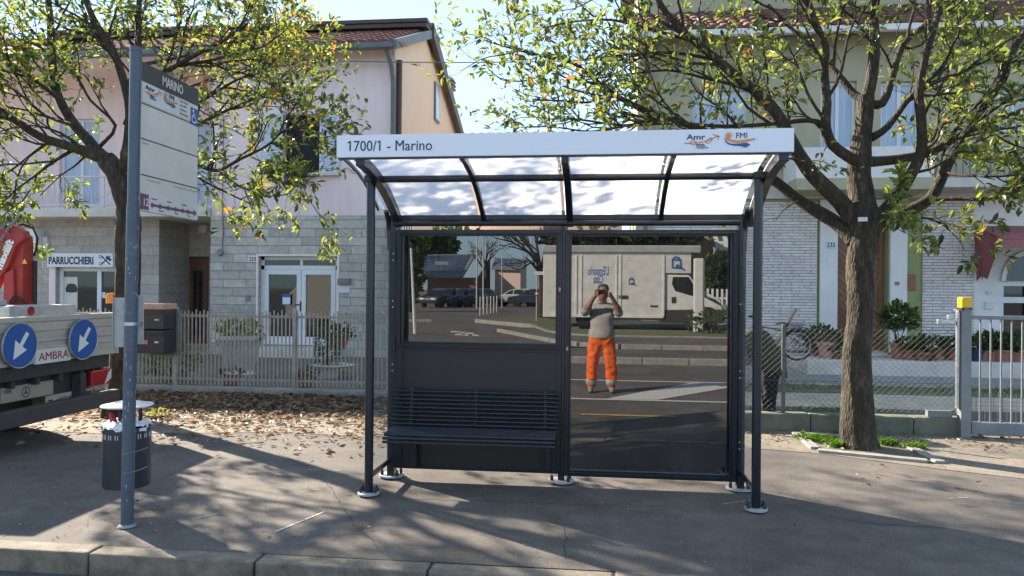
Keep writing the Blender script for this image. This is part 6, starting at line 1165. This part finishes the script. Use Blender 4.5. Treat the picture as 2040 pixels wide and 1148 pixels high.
def ribbon_logo(px, py, k): houselogo(px, py, k)
ribbon_logo(1349, 524, .34); ribbon_logo(1259, 561, .2)
for px, py, w, h in ((1242, 592, .32, .12), (1303, 610, .25, .06)): q = (vx(px), vz(px, py)); MB().bx(q[0] - w / 2, q[0] + w / 2, VY + .008, VY + .03, q[1] - h / 2, q[1] + h / 2).build('handle', 'chassis', bx_o)
# cab
prof = [(1322, 644), (1322, 546), (1374, 548), (1394, 574), (1420, 589), (1438, 600), (1440, 618), (1444, 625), (1442, 640), (1425, 644)]
def cabpr(pr, y0, dy, nm, mt, par, bev=0):
    p = [(vx(a), vz(a, c)) for a, c in pr]; b = MB(); b.prism(p, (0, y0, 0), V((1, 0, 0)), Z3, dy); return b.build(nm, mt, par, bevel=bev)
cabpr(prof, VY - D + .05, -(D - .1), 'cab', 'van_white', vn, .05)
cabpr([(1341, 552), (1372, 552), (1388, 578), (1388, 592), (1346, 580), (1339, 566)], VY - .049, -.012, 'side_window', 'car_glass', vn); cabpr([(1372, 549.5), (1393, 574.5), (1395, 573), (1374, 547)], VY - D + .15, -(D - .3), 'windscreen', 'car_glass', vn)
cabpr([(1318, 643), (1318, 618), (1378, 617), (1388, 612), (1402, 610), (1420, 616), (1444, 618), (1446, 640), (1436, 645)], VY - .045, -.02, 'lower_cladding', 'chassis', vn); cabpr([(1338, 593), (1346, 591), (1347, 603), (1339, 604)], VY - .04, -.015, 'door_handle', 'chassis', vn); cabpr([(1402, 588), (1426, 597), (1438, 606), (1437, 610), (1405, 593)], VY - .043, -.012, 'bonnet_gap', 'chassis', vn)
MB().bx(vx(1386), vx(1396), VY - .03, VY + .12, vz(1390, 584), vz(1390, 564)).build('wing_mirror', 'chassis', vn, bevel=.03)
for px in (1401, 1168):
    x = vx(px)
    for y in (VY - .22, VY - D + .22): w = MB().lathe([(.2, -.11), (.34, -.105), (.37, -.08), (.37, .08), (.34, .105), (.2, .11)], (x, y, g0 + .37), 26, ax=(0, 1, 0)).build('wheel', 'black_rubber', vn, smooth=True); MB().lathe([(0, -.04), (.2, -.04), (.21, -.1), (.21, .1), (.2, .04), (0, .04)], (x, y, g0 + .37), 18, ax=(0, 1, 0)).build('rim', 'zinc_dull', w, smooth=True)
b = MB(); b.bx(x0 + .1, x1, VY - D + .3, VY - .35, g0 + .42, zb - .05); b.build('chassis', 'chassis', vn); b = MB(); b.bx(vx(1222), vx(1276), VY - .4, VY - .06, g0 + .33, zb - .07); b.bx(vx(1092), vx(1122), VY - .4, VY - .06, g0 + .35, zb - .07); b.build('side_locker', 'van_grey', vn, bevel=.015); b = MB(); b.bx(vx(1280), vx(1312), VY - .1, VY - .05, g0 + .33, g0 + .38); b.bx(vx(1280), vx(1282), VY - .1, VY - .05, g0 + .38, zb - .05); b.bx(vx(1310), vx(1312), VY - .1, VY - .05, g0 + .38, zb - .05); b.build('step_frame', 'van_grey', vn)
# ---- kerbside things across the road
def at_(px, py, z): return MG(px, py, z)
q = MP(1392, 650, -13.2); pst = thing('marker_post', 'tall pale square post on the verge before the van cab', 'post', (q.x, q.y, .15)); MB().bx(q.x - .17, q.x + .13, q.y - .12, q.y + .12, .1, MP(1392, 515, -13.2).z).build('shaft', 'offwhite', pst, bevel=.03); MB().bx(q.x + .131, q.x + .16, q.y - .1, q.y + .1, .1, MP(1392, 515, -13.2).z - .05).build('edge_strip', 'slate_grey', pst)
q = MP(1425, 645, -12.8); sb = thing('verge_bush', 'scrubby bush on the grass verge beside the pale post', 'bush', (q.x, q.y, .15)); MB().tube([(q.x, q.y, .1), (q.x, q.y, .5)], .02, 5).build('stem', 'bark', sb); bush(sb, (q.x, q.y, .5), (.9, .5, .45), 260, .16, 61, ('leaf_dark', 'leaf_green'))
def building(name, label, cat, px0, px1, pyt, Y, mt, D=5, zbase=0):
    a, e = MP(px0, 577, Y), MP(px1, 577, Y); zt = MP((px0 + px1) / 2, pyt, Y).z; t = thing(name, label, cat, ((a.x + e.x) / 2, Y, 0)); MB().bx(a.x, e.x, Y - D, Y, 0, zt).build('wall', mt, t); return t, a.x, e.x, zt
tb_, a, e, zt = building('tan_house', 'tan rendered house with striped awning seen beyond the van cab', 'house', 1372, 1500, 440, -27, 'tan_building', 8)
zq_ = lambda py, Y=-27: MP(1430, py, Y).z
b = MB(); x0, x1 = MP(1416, 500, -26).x, MP(1500, 500, -26).x
for i in range(9): xa_, xb_ = lerp(x0, x1, i / 9), lerp(x0, x1, (i + 1) / 9); b.add([(xa_, -26.99, zq_(468)), (xb_, -26.99, zq_(468)), (xb_, -25.6, zq_(497, -25.6)), (xa_, -25.6, zq_(497, -25.6))], [(0, 1, 2, 3)], i % 2)
b.build('striped_awning', ['stripe_green', 'offwhite'], tb_); MB().bx(MP(1408, 500, -25.5).x, MP(1500, 500, -25.5).x, -25.8, -25.5, zq_(529, -25.5), zq_(513, -25.5)).build('canopy', 'cream_plaster', tb_); MB().bx(MP(1432, 500, -26).x, MP(1444, 500, -26).x, -26.3, -26, 0, zq_(530, -26)).build('column', 'cream_plaster', tb_); MB().bx(MP(1405, 500, -26.9).x, MP(1490, 500, -26.9).x, -26.96, -26.9, 1, zq_(532, -26.9)).build('dark_porch', 'dark_room', tb_); q = MP(1437, 493, -25.5); MB().bx(q.x - .3, q.x + .3, -25.5, -25.45, q.z - .15, q.z + .3).build('window', 'white_paint', tb_)
Y = -21; a, e = MP(1398, 600, Y), MP(1500, 600, Y); wfz = thing('white_picket_fence', 'white picket fence in front of the tan house', 'fence', ((a.x + e.x) / 2, Y, 0)); x = a.x; ztp = MP(1430, 577, Y).z; zbt = MP(1430, 598, Y).z
while x < e.x: MB().bx(x, x + .09, Y - .01, Y + .015, zbt - .2, ztp + .05 * random.Random(int(x * 50)).random()).build('picket', 'white_paint', wfz); x += .2
MB().bx(a.x, e.x, Y - .05, Y - .012, zbt + .03, zbt + .12).build('rail', 'white_paint', wfz); MB().bx(a.x, e.x, Y - .12, Y + .1, 0, zbt - .21).build('base_wall', 'concrete', wfz)
# ---- tree masses, bare trees
def bigtree(label, px, pyb, Y, pyc, rpx, rpz, n, seed, mats=('leaf_dark', 'leaf_dark', 'leaf_green'), L=.5, nm='evergreen_tree'):
    q = MP(px, pyb, Y); cz = MP(px, pyc, Y).z; k = (2 * YM - Y) / F; t = thing(nm, label, 'tree', (q.x, Y, 0)); b = MB(); b.tube([(q.x, Y, 0), (q.x + .2, Y, cz * .5), (q.x, Y, cz)], [.3, .22, .1], 8)
    for i in range(5): a = i * 1.25; b.tube([(q.x, Y, cz * .6), (q.x + math.cos(a) * rpx * k * .5, Y + math.sin(a) * rpx * k * .4, cz), ], [.12, .04], 5)
    b.build('trunk', 'bark', t); bush(t, (q.x, Y, cz), (rpx * k, rpx * k * .7, rpz * k), n, L, seed, mats, 'crown', .2); return t
bigtree('spreading umbrella pine rising behind the solar roofed building', 858, 570, -75, 490, 46, 19, 1500, 71, L=1.3)
bigtree('dark evergreen bush at the left end of the car park', 812, 600, -34, 545, 26, 50, 900, 72, L=.5)
bigtree('dark broad tree behind the rear half of the van', 1165, 600, -24, 470, 75, 30, 1500, 73, L=.55); bigtree('dark broad tree behind the front half of the van', 1310, 600, -25, 468, 75, 36, 1500, 74, L=.55); bigtree('dark green tree between the van cab and the tan house', 1425, 600, -23.5, 545, 22, 34, 600, 75, L=.4)
BARE = dict(max=2, dens=(2.6, 2.6, 3), t0=(.2, .2, .2), len=(1.9, .9, .5), rad=(.045, .022, .011), up=(.10, .06, .04), leaves=0, leaf=.1, kink=.22)
def bare(label, pts, Y, r0, seed, limbs):
    t = Tree(seed); q = MP(*pts[0], Y); root = thing('bare_tree', label, 'tree', (q.x, Y, .1)); ps = [MP(a, c, Y) for a, c in pts]; t.tr.tube(ps, [lerp(r0, r0 * .6, i / (len(ps) - 1)) for i in range(len(ps))], 10)
    for lm in limbs:
        p = [MP(a, c, Y + dy) for a, c, dy in lm]; rs = [lerp(r0 * .5, r0 * .12, i / (len(p) - 1)) for i in range(len(p))]; t.w.tube(p, rs, 6, caps=False); t.spawn(p, rs, 0, 0, BARE)
    t.tr.build('trunk', 'bark', root, smooth=True); t.w.build('branches', 'bark', root, smooth=True)
bare('tall bare leafless tree standing beside the rear of the van', [(1077, 636), (1079, 600), (1080, 570), (1078, 548), (1076, 535)], -24, .19, 81, [[(1076, 537, 0), (1068, 520, .3), (1050, 500, .6), (1020, 482, 1), (985, 474, 1.4)], [(1077, 540, 0), (1085, 510, -.4), (1098, 480, -.8), (1110, 440, -1)], [(1076, 535, 0), (1072, 505, 0), (1066, 470, .2), (1058, 430, .3)], [(1078, 545, 0), (1060, 525, 1), (1046, 512, 1.6)], [(1072, 520, 0), (1040, 470, -.6), (1010, 440, -1)]])
bare('slender bare tree behind the two flagpoles', [(968, 575), (968, 540), (968, 525)], -62, .2, 82, [[(968, 530, 0), (962, 510, .5), (958, 495, 1)], [(968, 527, 0), (970, 505, .5), (971, 486, 1)], [(968, 532, 0), (977, 512, -.5), (982, 498, -1)], [(968, 540, 0), (955, 525, .5), (950, 512, 1)]])
# ---- solar roofed buildings at the far side of the car park
def solar(label, Y, wall_px, eave, ridge, ridge_dy, mt, npan, seed):
    (x0, y0), (x1, y1) = eave; (u0, v0), (u1, v1) = ridge
    A, B = MP(x0, y0, Y), MP(x1, y1, Y); Yr = Y - ridge_dy; Cc, Dd = MP(u1, v1, Yr), MP(u0, v0, Yr); t = thing('solar_building', label, 'building', ((A.x + B.x) / 2, Y, 0))
    xl_, xr_ = MP(wall_px[0], 577, Y).x, MP(wall_px[1], 577, Y).x; b = MB(); b.bx(xl_, xr_, Yr, Y - .3, 0, min(A.z, B.z) - .1); b.add([(xr_, Y - .3, min(A.z, B.z) - .1), (xr_, Yr, min(A.z, B.z) - .1), (xr_, Yr, min(Cc.z, Dd.z) - .1)], [(0, 1, 2)]); b.build('wall', mt, t)
    b = MB(); up = V((0, 0, -.22)); b.quad(A, B, Cc, Dd); b.quad(A + up, Dd + up, Cc + up, B + up); b.quad(A, A + up, B + up, B); b.quad(B, B + up, Cc + up, Cc); b.build('roof', 'slate_grey', t); b = MB(); nx, nz = npan; r = random.Random(seed); n = (B - A).cross(Dd - A).normalized() * .06
    if n.z < 0: n = -n
    bl = lambda u, v: (A.lerp(B, u)).lerp(Dd.lerp(Cc, u), v) + n
    for i in range(nx):
        for j in range(nz):
            if (i in (3, 4) and j == 2) or (i == 0 and j == 0): continue
            u0_, u1_, v0_, v1_ = (i + .06) / nx * .9 + .04, (i + .94) / nx * .9 + .04, (j + .06) / nz * .78 + .16, (j + .94) / nz * .78 + .16; b.quad(bl(u0_, v0_), bl(u1_, v0_), bl(u1_, v1_), bl(u0_, v1_))
    b.build('solar_panel', 'solar', t); q = MP((wall_px[0] + wall_px[1]) / 2, 562, Y + .1)
    return t
sA = solar('long building with large solar panel roof behind the dark cars', -60, (850, 950), ((830, 549), (921, 551)), ((820, 508), (948, 506)), 9, 'brown_brick', (8, 5), 1); sB = solar('smaller building with grey solar roof beyond the flagpoles', -66, (985, 1036), ((980, 533), (1040, 535)), ((985, 514), (1046, 516)), 7, 'peach_and_bounce_plaster', (5, 3), 2)
for x in (1050, 1080, 1105): pass
def poleat(name, label, cat, px, py0, py1, Y, r, mt='zinc_dull', dx=0, group=None, z0=None):
    a, e = MP(px, py0, Y), MP(px + dx, py1, Y); t = MB().tube([(a.x, Y, a.z if z0 is None else z0), (e.x, Y, e.z)], [r, r * .6], 8).build(name, mt, smooth=True); tag(t, label, cat, group); return t
poleat('flagpole', 'tall thin flagpole left of the bare slender tree', 'flagpole', 950, 580, 430, -44, .07, z0=0); poleat('flagpole', 'tall thin flagpole right of its twin before the slender tree', 'flagpole', 963, 580, 425, -43, .07, z0=0); poleat('lamp_mast', 'slim mast standing before the smaller solar building', 'mast', 1000, 580, 440, -46, .05, z0=0); poleat('leaning_pole', 'pale leaning pole at the left edge of the car park entrance', 'pole', 827, 667, 494, -12.2, .06, 'offwhite', -8)
q = MP(1069, 622, -20); sp2 = thing('traffic_sign', 'small round traffic sign on thin post beside the bare tree', 'traffic sign', (q.x, q.y, .1)); MB().tube([(q.x, q.y, .05), (q.x, q.y, MP(1069, 545, -20).z)], .03, 8).build('post', 'zinc_dull', sp2); zs_ = MP(1069, 585, -20).z; MB().lathe([(0, 0), (.1, 0), (.1, .02), (0, .02)], (q.x, q.y + .03, zs_), 24, ax=(0, 1, 0)).lathe([(0, .021), (.06, .021), (.06, .025), (0, .025)], (q.x, q.y + .03, zs_), 20, 1, ax=(0, 1, 0)).build('face', ['red_lens', 'offwhite'], sp2); MB().bx(q.x - .1, q.x + .28, q.y + .035, q.y + .05, MP(1069, 548, -20).z, MP(1069, 541, -20).z).build('plate', 'offwhite', sp2)
for i, px in enumerate((957, 964, 971, 978, 984, 990)): Yb_ = -29 - i * 1.2; q = MP(px, 595, Yb_); tag(MB().tube([(q.x, Yb_, 0), (q.x, Yb_, 1.0)], .05, 8).lathe([(.05, 1.0), (.04, 1.05), (0, 1.06)], (q.x, Yb_, 0), 8).build('bollard', 'zinc_dull', smooth=True), 'short grey bollard in the row before the car park', 'bollard', 'bollards along the car park kerb')
# ---- cars
def car(label, px, Y, mt, rz, grp='cars parked across the road', L=4.2):
    t = thing('parked_car', label, 'car', (0, 0, 0), grp); b = MB(); k = L / 4.2; w = .86
    def sect(pr, y0, y1, ins=0): return pr
    low = [(-2.1, .35), (-2.08, .75), (-1.95, .95), (-.95, 1.0), (.9, 1.0), (2.0, .82), (2.1, .6), (2.08, .35)]; b.prism([(x * k, z) for x, z in low[::-1]], (0, -w, 0), X3, Z3, -2 * w); body = b.build('body', mt, t, bevel=.07)
    top = [(-1.9, .98), (-1.55, 1.42), (-1.0, 1.52), (.1, 1.5), (.55, 1.36), (1.15, .98)]; n = len(top); b = MB(); vs = [(x * k, s * (w - .05 - (z - .98) * .35), z) for s in (-1, 1) for x, z in top]; b.add(vs, [tuple(range(n))[::-1], tuple(range(n, 2 * n))] + [(i, i + 1, n + i + 1, n + i) for i in range(n - 1)]); b.build('roof', mt, t, bevel=.04)
    for s in (-1, 1):
        f = lambda x, z, e=.006: (x * k, s * (w - .05 - (z - .98) * .35 + e), z)
        for pl in ([(-1.5, 1.04), (-1.3, 1.40), (-.85, 1.44), (-.8, 1.04)], [(-.72, 1.04), (-.77, 1.44), (.05, 1.43), (.1, 1.04)], [(.18, 1.04), (.13, 1.42), (.48, 1.31), (.92, 1.04)]): b = MB(); b.add([f(*p) for p in pl], [tuple(range(len(pl)))]); b.build('window', 'car_glass', t)
        for x in (-1.3, 1.3): wv = MB().lathe([(.19, -.1), (.3, -.095), (.32, -.07), (.32, .07), (.3, .095), (.19, .1)], (x * k, s * (w - .08), .32), 20, ax=(0, 1, 0)).build('wheel', 'black_rubber', t, smooth=True); MB().lathe([(0, -.06), (.19, -.06), (.2, -.09), (.2, .09), (.19, .06), (0, .06)], (x * k, s * (w - .08), .32), 14, ax=(0, 1, 0)).build('rim', 'zinc_dull', wv, smooth=True)
        MB().bx(2.02 * k, 2.11 * k, s * .5 - .18, s * .5 + .18, .62, .76).build('headlight', 'offwhite', t, bevel=.02); MB().bx(-2.11 * k, -2.03 * k, s * .62 - .14, s * .62 + .14, .66, .88).build('tail_light', 'red_lens', t, bevel=.02)
    for pl in ([(.62, 1.335), (1.1, 1.02)], [(-1.62, 1.36), (-1.86, 1.04)]): b = MB(); (xa_, za_), (xb_, zb_) = pl; e = .02 if xa_ > 0 else -.02; b.quad((xa_ * k + e, -w + .26, za_), (xa_ * k + e, w - .26, za_), (xb_ * k + e, w - .14, zb_), (xb_ * k + e, -w + .14, zb_)); b.build('windscreen' if xa_ > 0 else 'rear_window', 'car_glass', t)
    q = MP(px, 590, Y); t.location = (q.x, Y, .02); t.rotation_euler = (0, 0, rz); return t
car('pale silver hatchback in sunlight beyond the bollards', 1030, -52, 'car_silver', math.pi + .15)
for i, (px, lab, mt) in enumerate(((880, 'black car nearest the dark bush in the shaded row', 'car_dark'), (905, 'dark blue car second in the shaded row', 'car_blue'), (928, 'dark car third in the shaded row', 'car_dark'), (950, 'black car at the right end of the shaded row', 'car_dark'), (1062, 'dark car behind the silver hatchback by the bare tree', 'car_blue'))): car(lab, px, -46 - i * 1.3, mt, 1.9 if i < 4 else math.pi, L=4.3)
# sheltering trees over the dark cars and houses behind, all beyond the car park
bigtree('broad evergreen shading the row of dark cars', 800, 590, -58, 500, 36, 40, 900, 76, L=.9)
